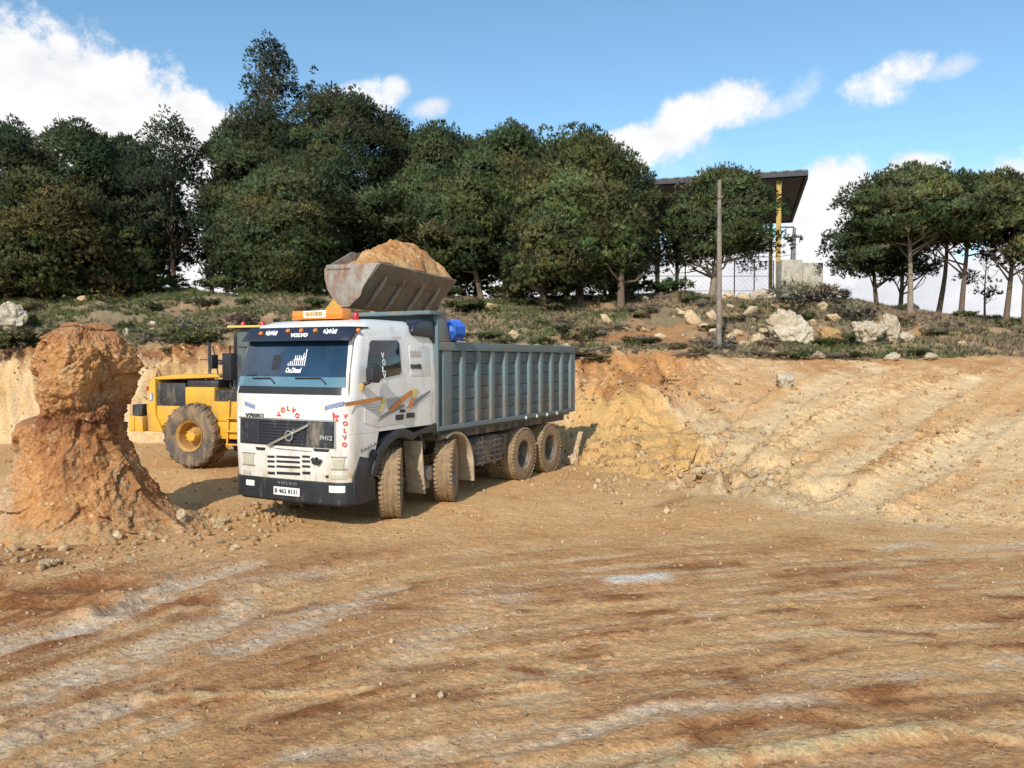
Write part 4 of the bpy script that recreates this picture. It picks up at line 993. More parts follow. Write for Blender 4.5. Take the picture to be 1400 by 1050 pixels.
    # swoosh decals, from the front corner to the back of the sleeper
    def decal(polys, m, name, y0=.0095, y1=.0125):
        mb = MB()
        for pl_ in polys: side_poly(mb, [sp(310 + u / 3.28, 410 + v / 3.28) for u, v in pl_], y0, y1)
        return mb.build(name, m, cab, 0, 0)
    decal([[(528, 466), (610, 446), (690, 434), (700, 444), (640, 462), (530, 478)], [(720, 500), (770, 446), (824, 404), (832, 420), (790, 456), (742, 500)], [(806, 486), (828, 440), (842, 436), (826, 484)]], ORNG, 'orange_swoosh')
    decal([[(690, 434), (706, 440), (708, 462), (690, 502), (682, 498), (694, 462)], [(824, 404), (846, 396), (858, 402), (836, 440), (826, 446), (836, 414)]], YELD, 'yellow_swoosh')
    hat = []
    for i in range(8): a = i * 9; hat.append([(600 + i * 11, 470 + a * .8), (690 + i * 0, 462 + a * .9), (689, 465 + a * .9), (601 + i * 11, 473 + a * .8)])
    for i in range(7): hat.append([(712 + i * 2, 446 + i * 8), (792 - i * 10, 430 + i * 9), (792 - i * 10, 433 + i * 9), (712 + i * 2, 449 + i * 8)])
    hat.append([(676, 548), (700, 530), (800, 476), (790, 468), (720, 500), (690, 520)]); hat.append([(832, 482), (912, 412), (910, 406), (844, 446)])
    decal(hat, GREYD, 'grey_hatching', .0085, .0105)
    decal([[(520, 468), (600, 452), (604, 448), (520, 462)]], BLUED, 'blue_swoosh', .0088, .011)
    decal([[(757, 516), (792, 513), (791, 537), (756, 540)], [(806, 508), (841, 505), (840, 527), (805, 530)]], TXTK, 'vent_plate')
    # mirrors
    for s in (1, -1):
        mb = MB(); yy = s * 1.40 if s < 0 else 1.34
        if s < 0:
            mb.box((1.06, -1.56, 2.22), (1.20, -1.36, 2.66)); mb.tube([(1.0, -1.18, 2.75), (1.12, -1.46, 2.78), (1.12, -1.46, 2.1), (1.0, -1.18, 2.1)], .018, 7)
        else:
            mb.prism([(.86, 2.20), (1.02, 2.24), (1.02, 2.42), (.90, 2.50), (.80, 2.44), (.80, 2.26)], 'y', 1.30, 1.44); mb.tube([(1.02, 1.19, 2.16), (.96, 1.34, 2.22)], .03, 7)
        mb.build('mirror', BLACKP, T, .02, 45)
    mb = MB(); mb.box((1.0, 1.215, 2.09), (1.06, 1.27, 2.20)); mb.build('mirror_bracket', AMBERD, T, .012, 40)

    # --- chassis
    mb = MB()
    for s in (1, -1): mb.box((-7.0, s * .43 - .04, .78), (1.0, s * .43 + .04, 1.08))
    for x in (-.9, -2.6, -3.4, -5.3, -6.9): mb.box((x - .05, -.39, .82), (x + .05, .39, 1.04))
    mb.box((-7.1, -1.1, 1.12), (-1.35, 1.1, 1.24)); mb.box((.1, -.5, .55), (1.0, .5, 1.2)); mb.box((-1.0, -.55, .6), (.0, .55, 1.3))
    for x in (0, -1.75, -4.66, -6.03): mb.tube([(x, -.95, .55), (x, .95, .55)], .075, 10); mb.box((x - .2, -.2, .38), (x + .2, .2, .74))
    for x in (-4.66, -6.03): mb.tube([(x - .35, 1.0, .80), (x + .35, 1.0, .80)], .05, 8)
    mb.build('chassis', CHASSIS, T, .01, 40)
    mb = MB(); mb.box((-3.75, .62, .52), (-2.55, 1.16, 1.06)); tank = mb.build('fuel_tank', CHASSIS, T, .06, 40, 3)
    mb = MB()
    for x in (-3.4, -2.9): mb.box((x - .03, .60, .50), (x + .03, 1.175, 1.075))
    mb.build('tank_strap', RIMD, tank, .01, 40)
    mb = MB()
    for i in range(5): mb.box((-3.70, 1.18, .56 + i * .10), (-2.6, 1.195, .585 + i * .10))
    mb.build('side_guard', RIMD, T, .004, 40)
    mb = MB(); mb.box((-4.05, .55, .62), (-3.80, 1.12, 1.05)); mb.build('battery_box', CHASSIS, T, .03, 40); mb = MB(); mb.tube([(-2.5, .7, .8), (-2.5, 1.1, .8)], .12, 12); mb.build('air_reservoir', CHASSIS, T, 0, 40)
    mb = MB(); mb.tube([(-.92, .98, .78), (-.92, .98, 1.18)], .055, 14); mb.tube([(-.92, .98, .72), (-.92, .98, .78)], .035, 10); mb.build('yellow_cylinder', mat('yellow_paint', (.60, .42, .06), .5, var=.2, dirt=DUST, damt=.3), T, 0, 40)
    mb = MB(); mb.tube([(-1.1, .60, .58), (-1.1, 1.10, .58)], .13, 16); mb.box((-1.25, .7, .3), (-.9, 1.0, .46)); mb.build('air_tank', mat('tank_grey', (.30, .29, .28), .5, .2, var=.25, dirt=DUST, damt=.35), T, .01, 40)
    mb = MB(); mb.tube([(-.72, 1.1, 1.30), (-.75, 1.12, 1.22), (-.95, 1.05, 1.05), (-1.05, .9, .9)], .05, 10); mb.build('intake_hose', BLACKP, T, 0, 60)
    for s in (1, -1):
        mb = MB(); mb.prism([(-.66, 1.18), (-.69, 1.18), (-.80, .27), (-.77, .27)], 'y', *sorted((s * .82, s * 1.2))); mb.build('mudflap', FLAP, T, .006, 40)
        mb = MB(); o_ = [(-1.75 + .70 * math.cos(R(a)), .56 + .70 * math.sin(R(a))) for a in np.linspace(64, 176, 14)] + [(-2.47, .28)]
        i_ = [(-1.75 + .66 * math.cos(R(a)), .56 + .66 * math.sin(R(a))) for a in np.linspace(176, 64, 14)]
        mb.prism(o_ + [(-2.43, .28)] + i_, 'y', *sorted((s * .80, s * 1.235))); mb.build('mudguard', FLAP, T, .005, 40)
    # --- tipper body
    bx0, bx1, bz0, bz1, hw = -7.38, -1.16, 1.34, 2.87, 1.25
    def body_side(s, visible):
        mb = MB(); npl = 6; hh = (bz1 - .16 - bz0 - .06) / npl
        for i in range(npl):
            z = bz0 + .06 + i * hh; off = (.004, -.003, .005, 0, -.004, .003)[i]
            mb.box((bx0 + .05, *sorted((s * (hw - .10), s * (hw - .058 + off)))[:1], z), (bx1 - .05, sorted((s * (hw - .10), s * (hw - .058 + off)))[1], z + hh - .012))
        mb.box((bx0 + .05, *sorted((s * (hw - .12), s * (hw - .085)))[:1], bz0), (bx1 - .05, sorted((s * (hw - .12), s * (hw - .085)))[1], bz1))
        p = mb.build('side_panel', TEALP, T, .006, 40)
        mb = MB(); a, b = sorted((s * (hw - .13), s * (hw + .012)))
        mb.box((bx0, a, bz1 - .155), (bx1, b, bz1)); mb.box((bx0, a, bz0 - .03), (bx1, b, bz0 + .055)); mb.build('rail', TEAL, p, .012, 40)
        n = 10; xs = np.linspace(bx1 - .30, bx0 + .14, n + 1)
        me = None
        for i, x in enumerate(xs):
            w = .17 if i else .34
            if me is None or i == 1:
                mb = MB(); mb.prism([(-w / 2, *sorted((s * (hw - .06),))), (-w / 2 + .02, s * hw), (w / 2 - .02, s * hw), (w / 2, s * (hw - .06))], 'z', bz0 + .057, bz1 - .157)
                o = mb.build('rib', TEAL, p, .006, 40); me = o.data; o.location = (x, 0, 0)
            else: o = link('rib', me, p); o.location = (x, 0, 0)
        return p
    body_side(1, True); body_side(-1, False)
    mb = MB(); mb.box((bx0, -1.12, bz0 - .1), (bx1, 1.12, bz0)); mb.build('body_floor', TEALD, T, .01, 40)
    mb = MB(); mb.box((bx0 - .07, -hw, bz0 - .02), (bx0 - .002, hw, bz1 - .05))
    for y in (-.8, 0, .8): mb.box((bx0 - .13, y - .06, bz0), (bx0 - .072, y + .06, bz1 - .08))
    mb.build('tailgate', TEAL, T, .012, 40)
    ht = 3.39
    mb = MB(); mb.box((bx1, -hw - .01, bz0 - .03), (bx1 + .05, hw + .01, ht - .07)); mb.box((bx1 - .06, -hw - .01, bz1 + .003), (bx1 - .002, -hw + .1, ht - .07))
    mb.prism([(bx1 - .40, bz1 + .003), (bx1 - .003, bz1 + .003), (bx1 - .003, ht - .08), (bx1 - .20, ht - .08)], 'y', hw - .05, hw + .012); mb.prism([(bx1 - .40, bz1 + .003), (bx1 - .003, bz1 + .003), (bx1 - .003, ht - .08), (bx1 - .20, ht - .08)], 'y', -hw - .012, -hw + .05)
    hb = mb.build('headboard', TEAL, T, .01, 40)
    mb = MB(); mb.box((bx1 - .22, -hw - .03, ht - .068), (bx1 + .34, hw + .03, ht)); mb.build('headboard_lip', TEAL, hb, .012, 40)
    mb = MB(); mb.box((bx1 + .052, -1.16, 2.3), (bx1 + .07, 1.16, ht - .09)); mb.build('headboard_inset', TEALD, hb, .004, 40)
    mb = MB()
    for x in (-4.65, -5.2, -5.75, -6.3): mb.tube([(x, hw + .014, bz0 - .01), (x, hw + .03, bz0 - .01)], .035, 10)
    mb.build('side_lamp', TXTW, T, 0, 40)
    # --- wheels
    def tyre_prof(r, w, ri, grooves=3):
        h = w / 2; p = [(ri, -h * .86), (ri + .02, -h * .95), ((r + ri) / 2, -h), (r - .045, -h * .97), (r - .012, -h * .86)]
        g = np.linspace(-h * .80, h * .80, grooves * 3 + 1)
        for i, t in enumerate(g): p.append((r - (.016 if i % 3 == 1 else 0) + .004 * (1 - (t / h) ** 2), t))
        p += [(r - .012, h * .86), (r - .045, h * .97), ((r + ri) / 2, h), (ri + .02, h * .95), (ri, h * .86)]
        return p
    def wheel(x, y, s, steer=0.0, dual=False, front=False):
        W = empty('wheel', (x, y, .555), 0); W.parent = T; W.rotation_euler = (0, random.uniform(0, 2), 0)
        if steer: W.rotation_mode = 'XYZ'; W.rotation_euler = (0, 0, steer)
        r = .56; wd = .33; ri = .30
        mb = MB()
        offs = (0,) if not dual else (0, -s * .36)
        for o in offs: mb.lathe([(a, b + o) for a, b in tyre_prof(r, wd, ri)], 56)
        for o in offs:                                              # shoulder lugs
            for k in range(44):
                a = 2 * math.pi * k / 44
                for q in (-1, 1):
                    Mx = Matrix.Rotation(a, 4, 'Y'); c = q * wd * .40
                    mb.box((r - .02, o + c - .042, -.022), (r + .008, o + c + .042, .022), Mx)
        mb.build('tyre', TYRED, W, 0, 32)
        mb = MB(); d = s * (.06 if front else -.10); e = s * wd * .44
        mb.lathe([(.0, d), (.09, d), (.10, d + s * .045), (.105, d), (.17, d - s * .01), (.235, d - s * .03), (ri - .02, e - s * .03), (ri + .012, e), (ri + .002, -e), (ri - .03, -e), (.2, d - s * .09), (0, d - s * .09)], 40)
        for k in range(10):
            a = 2 * math.pi * k / 10; c = Vector((.145 * math.cos(a), d - s * .005, .145 * math.sin(a))); mb.tube([c, c + Vector((0, s * .03, 0))], .014, 6)
        mb.build('rim', RIMG if front else RIMD, W, 0, 35)
        mb = MB(); mb.tube([(0, d - s * .02, 0), (0, d + s * .09, 0), (0, d + s * .11, 0)], [.085, .075, .05], 18); mb.build('hub', RIMD, W, 0, 40)
    for s in (1, -1):
        wheel(0, s * 1.04, s, R(32), False, True); wheel(-1.75, s * 1.04, s, R(24), False, True)
        wheel(-4.66, s * 1.07, s, 0, True); wheel(-6.03, s * 1.07, s, 0, True)
    return T


TRUCK = build_truck()


def heap(name, nx, ny, fn, m_to_world, label, cat, tone, seed, skirt=.06):
    """a loose heap: height field fn(u, v) on the unit square, closed below"""
    u = np.linspace(0, 1, nx); v = np.linspace(0, 1, ny); U, Vv = np.meshgrid(u, v, indexing='ij')
    P = fn(U, Vv).reshape(-1, 3); n = nx * ny
    P = P + np.array((0, 0, 1)) * (np.clip(12 * np.minimum(np.minimum(U, 1 - U), np.minimum(Vv, 1 - Vv)), .12, 1).ravel() * (.22 * fb3(P * 2.6, seed, 5, .62) + .22 * fb3(P * 8, seed + 7, 4, .66)))[:, None]
    t = np.clip(.5 + 2.4 * fb3(P * 2.1, seed + 3, 5, .6), 0, 1)[:, None]; col = np.array(tone[0]) * (1 - t) + np.array(tone[1]) * t
    B = P.copy(); B[:, :2] = (B[:, :2] - P[:, :2].mean(0)) * .5 + P[:, :2].mean(0); e = (U.ravel() == 0) | (U.ravel() == 1) | (Vv.ravel() == 0) | (Vv.ravel() == 1); B[:, 2] = P[e, 2].mean() - skirt
    i = np.arange(nx - 1)[:, None] * ny; j = np.arange(ny - 1)[None]
    Q = np.stack([i + j, i + j + 1, i + ny + j + 1, i + ny + j], -1).reshape(-1, 4)[:, ::-1]
    edge = [i_ * ny for i_ in range(nx)] + [(nx - 1) * ny + j_ for j_ in range(1, ny)] + [i_ * ny + ny - 1 for i_ in range(nx - 2, -1, -1)] + [j_ for j_ in range(ny - 2, 0, -1)]
    S = np.array([(a, b, n + b, n + a) for a, b in zip(edge, edge[1:] + edge[:1])])
    Wp = np.array([(m_to_world @ Vector(p))[:] for p in np.concatenate([P, B])])
    C = np.concatenate([np.concatenate([col, col]), np.full((2 * n, 1), .6)], 1)
    return tag(link(name, mesh_np(name, Wp, np.concatenate([Q, Q[:, ::-1] + n, S]), M_EARTH, C, True)), label, cat)


def load_fn(U, V):
    x = -7.28 + U * 6.05; y = -1.12 + V * 2.24
    e = np.minimum(np.minimum(U, 1 - U) * 9, np.minimum(V, 1 - V) * 4).clip(0, 1)
    return np.stack([x, y, 2.70 + .20 * e * (.6 + .5 * np.sin(U * 9 + 1))], -1)
heap('soil_load', 90, 40, load_fn, TM, 'stony soil heaped in the tipper body just above its side rail', 'soil', ((.44, .33, .21), (.56, .45, .32)), 401)


def blue_tarp():
    mb = MB(TM); rg = random.Random(3); cx = -1.70; n = 14
    rings = []
    for i in range(9):
        t = i / 8; y = .92 + .42 * t; rr = .155 * (1 - .35 * abs(t - .5) ** 2 * 4 * .6)
        rings.append([(cx + (rr * 1.25 + .028 * math.sin(k * 3.7 + i)) * math.cos(2 * math.pi * k / n), y, 3.05 + (rr * 1.2 + .03 * math.sin(k * 2.9 + i * .8)) * math.sin(2 * math.pi * k / n)) for k in range(n)])
    vs = [p for r_ in rings for p in r_]; fs = [(i * n + k, i * n + (k + 1) % n, (i + 1) * n + (k + 1) % n, (i + 1) * n + k) for i in range(8) for k in range(n)]
    fs += [tuple(range(n - 1, -1, -1)), tuple(8 * n + k for k in range(n))]
    mb.add(vs, fs)
    for k in range(7): x = cx - .165 + k * .055; mb.tube([(x, 1.30, 2.90), (x + .01, 1.365, 3.02), (x, 1.36, 3.14), (x, 1.24, 3.27)], [.020, .028, .028, .018], 6)
    o = mb.build('tarpaulin_bundle', BLUEP, None, 0, 45); tag(o, 'bright blue bundled tarpaulin on the rail behind the truck headboard', 'tarpaulin')


blue_tarp()
#@@SPLIT3
# ------------------------------------------------------------------ the wheel loader behind the truck
def build_loader():
    h1 = math.atan2(-.31, .95); h2 = math.atan2(-.454, .891)
    Rr = Vector((-6.52, 18.42, .24)); A = Rr + Vector((math.cos(h1), math.sin(h1), 0)) * 1.35; Fr = A + Vector((math.cos(h2), math.sin(h2), 0)) * 1.3
    T = empty('wheel_loader', (A.x, A.y, .24), h1)
    tag(T, 'yellow articulated wheel loader behind the truck with its bucket raised over the tipper body', 'wheel loader')
    TI = (Matrix.Translation((A.x, A.y, .24)) @ Matrix.Rotation(h1, 4, 'Z')).inverted()
    MR = TI @ Matrix.Translation(Rr) @ Matrix.Rotation(h1, 4, 'Z')      # rear frame: x forward, y left, origin under the rear axle
    MF = TI @ Matrix.Translation(Fr) @ Matrix.Rotation(h2, 4, 'Z')      # front frame
    B = lambda M: MB(M)
    # rear body
    mb = B(MR); side = [(-1.33, .72), (-1.37, 1.25), (-1.28, 1.86), (-1.12, 1.90), (-1.12, 1.10), (-.92, .72)]
    mb.prism(side, 'y', -1.02, 1.02); mb.box((-1.119, -.98, .85), (.75, .98, 1.30)); mb.box((-.35, -.985, 1.301), (.42, .985, 1.72)); mb.box((.421, -1.1, 1.0), (1.75, 1.1, 1.42))
    mb.box((.45, -1.12, .62), (1.70, -.80, .995)); mb.box((.45, .80, .62), (1.70, 1.12, .995))
    body = mb.build('body', CYEL, T, .035, 40)
    mb = B(MR); mb.box((-1.118, -.97, 1.302), (-.352, .97, 1.80)); mb.box((-.349, -.9, 1.722), (.46, .9, 1.86)); mb.box((.44, -.95, 1.425), (1.72, .95, 1.66)); mb.build('engine_panel', CBLK, T, .02, 40)
    mb = B(MR); mb.prism([(-1.40, 1.865), (-1.18, 1.93), (-.6, 1.99), (.52, 2.0), (.52, 1.93), (-1.18, 1.865)], 'y', -.93, .93); mb.build('hood', CYEL, T, .02, 40)
    mb = B(MR); mb.box((-1.28, -1.03, 1.40), (-1.18, -1.022, 1.50)); mb.box((-1.25, -1.034, 1.50), (-1.17, -1.022, 1.58)); mb.build('side_emblem', BLUED, body, 0, 0)
    mb = B(MR); mb.box((-1.245, -1.038, 1.43), (-1.21, -1.028, 1.55)); mb.build('side_emblem_stripe', TXTW, body, 0, 0)
    mb = B(MR); mb.box((-1.75, -1.12, .72), (-1.38, 1.12, 1.06))
    for y in (-1.13, 1.13): mb.box((-1.7, y - .01, .74), (-1.6, y + .01, 1.04))
    cw = mb.build('counterweight', CYEL, T, .03, 40)
    mb = B(MR); mb.box((-1.68, -1.1, 1.07), (-1.42, -.85, 1.32)); mb.build('rear_lamp', CBLK, cw, .02, 40); mb = B(MR); mb.box((-1.68, .85, 1.07), (-1.42, 1.1, 1.32)); mb.build('rear_lamp', CBLK, cw, .02, 40)
    mb = B(MR); mb.box((-1.385, -.99, 1.62), (-1.35, -.90, 1.72)); mb.build('tail_lamp', REDL, body, 0, 40)
    mb = B(MR); mb.tube([(-.28, -.25, 2.0), (-.28, -.25, 2.7)], .035, 10); mb.tube([(.02, -.35, 2.0), (-.05, -.35, 2.4), (-.12, -.35, 2.62)], .018, 8); mb.box((-.52, -.28, 2.30), (-.24, -.22, 2.325)); mb.build('exhaust_pipe', CBLK, T, 0, 40)
    mb = B(MR); mb.tube([(-.20, -.75, 1.87), (-.18, -.75, 1.98), (-.0, -.75, 1.98), (.02, -.75, 1.87)], .016, 7); mb.tube([(.12, -.75, 1.87), (.14, -.75, 1.95), (.30, -.75, 1.95), (.32, -.75, 1.87)], .016, 7); mb.build('handrail', CHROME, T, 0, 40)
    mb = B(MR)
    for x in (.86, 1.22): mb.bar((x, -1.15, .45), (x + .06, -1.13, 1.45), .04, .03)
    for z in (.5, .78, 1.06): mb.box((.86, -1.2, z), (1.26, -1.1, z + .03))
    mb.build('ladder', CYEL, T, 0, 0)
    # cab
    cz0, cz1 = 1.50, 3.0
    mb = B(MR)
    for x, y in ((.72, -.68), (.72, .68), (1.86, -.66), (1.86, .66), (1.30, -.69), (1.30, .69)): mb.bar((x, y, cz0), (x + (.02 if x < 1 else -.06), y * .96, cz1), .075, .075)
    mb.box((.66, -.72, 1.43), (1.92, .72, 1.70)); mb.box((.72, -.69, 2.93), (1.84, .69, 3.0)); cab = mb.build('cab', CBLK, T, .008, 40)
    mb = B(MR)
    for y in (-.665, .655): mb.box((.76, y, 1.72), (1.27, y + .01, 2.92)); mb.box((1.33, y, 1.72), (1.82, y + .01, 2.92))
    mb.box((.73, -.63, 1.72), (.74, .63, 2.92)); mb.box((1.765, -.62, 1.72), (1.775, .62, 2.92)); mb.build('cab_window', mat('cab_glass', (.07, .085, .10), .08, var=.3, vs=2, coat=.5), cab, 0, 0)
    mb = B(MR); mb.box((.95, -.25, 1.72), (1.45, .25, 1.95)); mb.box((.92, -.25, 1.95), (1.06, .25, 2.6)); mb.build('driver_seat', CBLK, cab, .04, 40)
    mb = B(MR); mb.box((.60, -.78, 3.003), (2.0, .78, 3.055)); roof = mb.build('cab_roof', mat('roof_yellow', (.66, .50, .12), .45, var=.1, dirt=DUST, damt=.2), T, .02, 40)
    for x in (.78, 1.28):
        mb = B(MR); mb.tube([(x, -.45, 3.056), (x, -.45, 3.12), (x, -.45, 3.15)], [.055, .055, .03], 12); mb.build('beacon', REDL, roof, 0, 40)
    mb = B(MR); mb.tube([(.62, -.68, 2.3), (.50, -1.0, 2.3)], .018, 6); mb.box((.47, -1.16, 2.12), (.51, -.96, 2.42)); mb.box((.28, -.80, 2.2), (.60, -.74, 2.28)); mb.build('mirror', CBLK, T, .006, 40)
    # articulation and front frame
    mb = B(MR); mb.tube([(1.35, 0, .45), (1.35, 0, 1.15)], .16, 14); mb.box((.7, -.35, .5), (1.34, .35, 1.0)); mb.build('hinge', CBLK, T, .01, 40)
    mb = B(MF); mb.box((-1.15, -.38, .48), (.55, .38, 1.0)); mb.prism([(-.9, 1.003), (-.75, 2.02), (-.45, 2.12), (-.30, 2.0), (.25, 1.003)], 'y', -.52, -.42); mb.prism([(-.9, 1.003), (-.75, 2.02), (-.45, 2.12), (-.30, 2.0), (.25, 1.003)], 'y', .42, .52); mb.box((-.88, -.419, 1.003), (.1, .419, 1.5))
    mb.build('front_frame', CYEL, T, .02, 40)
    mb = B(MF); mb.tube([(0, -1.0, .70), (0, 1.0, .70)], .16, 12); mb.box((-.2, -.3, .45), (.2, .3, .9)); mb.build('axle', CBLK, T, .01, 40)
    mb = B(MR); mb.tube([(0, -1.0, .70), (0, 1.0, .70)], .16, 12); mb.box((-.2, -.3, .45), (.2, .3, .9)); mb.build('axle', CBLK, T, .01, 40)
    # wheels
    r, w, ri = .70, .58, .335; h = w / 2
    for M, sides in ((MR, (-1, 1)), (MF, (-1, 1))):
        for s in sides:
            Wc = M @ Matrix.Translation((0, s * 1.03, r - .02)) @ Matrix.Rotation(random.uniform(0, 1), 4, 'Y')
            W = empty('wheel', (0, 0, 0)); W.parent = T
            c0 = Wc.translation.copy(); W.location = c0; Wl = Matrix.Translation(-c0) @ Wc
            mb = MB(Wl)
            mb.lathe([(ri, -h * .80), (ri + .03, -h * .9), (.52, -h), (.63, -h * .96), (.665, -h * .80), (.672, 0), (.665, h * .80), (.63, h * .96), (.52, h), (.03 + ri, h * .9), (ri, h * .80)], 56)
            for k in range(22):
                a = 2 * math.pi * k / 22
                for q in (-1, 1):
                    Mx = Matrix.Rotation(a + (.14 if q > 0 else 0), 4, 'Y') @ Matrix.Translation((0, 0, 0))
                    vs = []
                    for rr_ in (.64, .705):
                        for (yy, tt) in ((0.0 * q, .075), (h * .97 * q, -.075)):
                            for dt in (-.040, .040): vs.append(Mx @ Vector(((rr_ - (.035 if abs(yy) > .1 else 0)) * math.cos(tt + dt), yy, (rr_ - (.035 if abs(yy) > .1 else 0)) * math.sin(tt + dt))))
                    mb.add(vs, [(0, 1, 3, 2), (4, 6, 7, 5), (0, 4, 5, 1), (2, 3, 7, 6), (0, 2, 6, 4), (1, 5, 7, 3)])
            mb.build('tyre', TYREK, W, 0, 30)
            mb = MB(Wl); d = s * .06
            mb.lathe([(0, d), (.10, d), (.17, d - s * .02), (.26, d - s * .06), (.29, h * .75 * s), (.345, h * .93 * s), (.35, h * .80 * s), (.34, -h * .8 * s), (.3, -h * .7 * s), (.2, d - s * .14), (0, d - s * .14)], 40); mb.build('rim', ORIM, W, 0, 35)
            mb = MB(Wl); mb.tube([(0, d - s * .02, 0), (0, d + s * .10, 0), (0, d + s * .15, 0)], [.15, .14, .11], 20)
            for k in range(8): a = k * math.pi / 4; mb.tube([(.115 * math.cos(a), d + s * .10, .115 * math.sin(a)), (.115 * math.cos(a), d + s * .165, .115 * math.sin(a))], .016, 6)
            mb.build('hub', CYEL, W, 0, 40)
    # bucket: x forward, y left; origin at the middle of the cutting edge, rolled a little to the far side
    wv = Vector((.454, .891, 0)); lip = Vector((-2.48, 15.0, 4.345)) + wv * 1.375 - Vector((0, 0, .045))
    MBk = TI @ Matrix.Translation(lip) @ Matrix.Rotation(h2, 4, 'Z') @ Matrix.Rotation(R(-1.9), 4, 'X')
    global BUCKET_M
    BUCKET_M = Matrix.Translation(lip) @ Matrix.Rotation(h2, 4, 'Z') @ Matrix.Rotation(R(-1.9), 4, 'X')
    prof = [(0.0, 0.0), (-.20, -.24), (-.48, -.60), (-.58, -.73), (-.68, -.79), (-.82, -.79), (-.95, -.73), (-1.08, -.60), (-1.20, -.44), (-1.27, -.24), (-1.28, -.05), (-1.22, .02)]
    hw = 1.375
    def shell(mb, pr, th, y0, y1):
        n = len(pr); inn = []
        for i, p in enumerate(pr):
            a = Vector(pr[max(0, i - 1)]); b = Vector(pr[min(n - 1, i + 1)]); t = (b - a).normalized(); nn = Vector((t.y, -t.x)) * -1
            c = Vector(p); inn.append(tuple(c + (nn if True else nn) * -th))
        mb.prism(list(pr) + inn[::-1], 'y', y0, y1)
    mb = MB(MBk); shell(mb, prof, .035, -hw + .03, hw - .03); bucket = mb.build('bucket', BUCK, T, .004, 35)
    for s in (-1, 1):
        mb = MB(MBk); y0, y1 = sorted((s * hw, s * (hw - .029))); mb.prism([(.02, .015)] + prof[1:], 'y', y0, y1)
        y0, y1 = sorted((s * (hw + .018), s * (hw + .0005))); mb.prism([(.0, -.005), (-.34, -.43), (-.40, -.60), (-.60, -.74), (-.70, -.70), (-.66, -.40), (-.62, .0)], 'y', y0, y1)
        y0, y1 = sorted((s * (hw + .022), s * (hw + .0003))); mb.prism([(-.62, .012), (-1.22, .03), (-1.20, -.06), (-.62, -.07)], 'y', y0, y1)
        mb.build('side_plate', BUCKS, bucket, .004, 40)
    for y in (-.95, -.35, .35, .95):
        mb = MB(MBk); q = [(-.10, -.15), (-.22, -.29), (-.49, -.63), (-.60, -.755)]
        mb.prism([q[0], q[1], q[2], q[3], (q[3][0] + .04, q[3][1] - .02), (q[2][0] + .05, q[2][1] - .03), (q[1][0] + .05, q[1][1] - .03)], 'y', y - .03, y + .03)
        mb.build('wear_strip', BUCKS, bucket, .003, 40)
    mb = MB(MBk); n_ = Vector((.75, -.62))
    mb.prism([(.03, .025), (.045, -.005), (-.20, -.285), (-.225, -.265)], 'y', -hw + .002, hw - .002); mb.build('cutting_edge', BUCK, bucket, .002, 40)
    mb = MB(MBk); mb.prism([(.0, .0), (.75, .40), (1.95, .42), (2.68, .02)], 'x', -1.262, -1.225)
    mb.v = [MBk @ (MBk.inverted() @ p - Vector((0, hw - .03, 0))) for p in mb.v]; mb.build('spill_guard', BUCKS, bucket, .003, 40)
    # lift arms and linkage, in loader space
    P = lambda M, p: M @ Vector(p)
    for s in (-1, 1):
        mb = MB(); a = P(MF, (-.52, s * .47, 1.98)); b = P(MBk, (-1.32, s * .62, -.42)); mid = (a + b) / 2 + Vector((0, 0, .06)); 
        mb.bar(a, mid, .13, .34); mb.bar(mid, b, .13, .30); mb.tube([a - Vector((0, .12, 0)), a + Vector((0, .12, 0))], .10, 12); mb.tube([b - Vector((0, .12, 0)), b + Vector((0, .12, 0))], .10, 12); mb.build('lift_arm', CYEL, T, .015, 40)
        mb = MB(); c = P(MF, (.05, s * .30, 1.05)); m2 = a.lerp(b, .42) - Vector((0, 0, .02)); m2 = P(MF, (0, 0, 0)) * 0 + m2; k = c.lerp(m2, .55); mb.tube([c, k], .075, 12); mb.tube([k, m2], .042, 10); mb.build('lift_cylinder', CBLK, T, 0, 40)
    mb = MB(); a = P(MF, (-.62, 0, 2.0)); b = P(MBk, (-1.30, 0, -.05)); k = a.lerp(b, .4); mid = a.lerp(b, .55) + Vector((0, 0, .25)); mb.tube([a, k], .07, 12); mb.tube([k, mid], .04, 10); mb.bar(mid, b, .12, .14); mb.build('tilt_linkage', CBLK, T, .01, 40)
    mb = MB(); mb.tube([P(MF, (-.52, -.55, 1.98)).lerp(P(MBk, (-1.32, -.62, -.42)), .6), P(MF, (-.52, .55, 1.98)).lerp(P(MBk, (-1.32, .62, -.42)), .6)], .11, 12); mb.build('cross_tube', CYEL, T, 0, 40)
    return T


LOADER = build_loader()


def bucket_fn(U, V):
    y = 1.33 - V * 2.66; x = -.03 + .05 * np.sin(V * 23) * np.sin(V * 9 + 1) - U * 1.17
    peak = np.interp(V, [0, .08, .22, .36, .48, .58, .72, .86, 1.0], [.04, .10, .34, .56, .62, .78, .58, .42, .10])[...] if False else np.interp(y, [-1.33, -.95, -.55, -.15, .15, .45, .8, 1.1, 1.33], [-.05, .14, .44, .58, .62, .66, .58, .40, .08])
    e = np.sin(np.clip(U, 0, 1) * math.pi) ** .7
    return np.stack([x + .02 * U, y, .04 + peak * e - .10 * (1 - e) * (U > .5)], -1)
heap('bucket_soil', 60, 110, bucket_fn, BUCKET_M, 'orange clay and sand heaped high in the raised loader bucket', 'soil', ((.62, .42, .21), (.46, .22, .085)), 411)

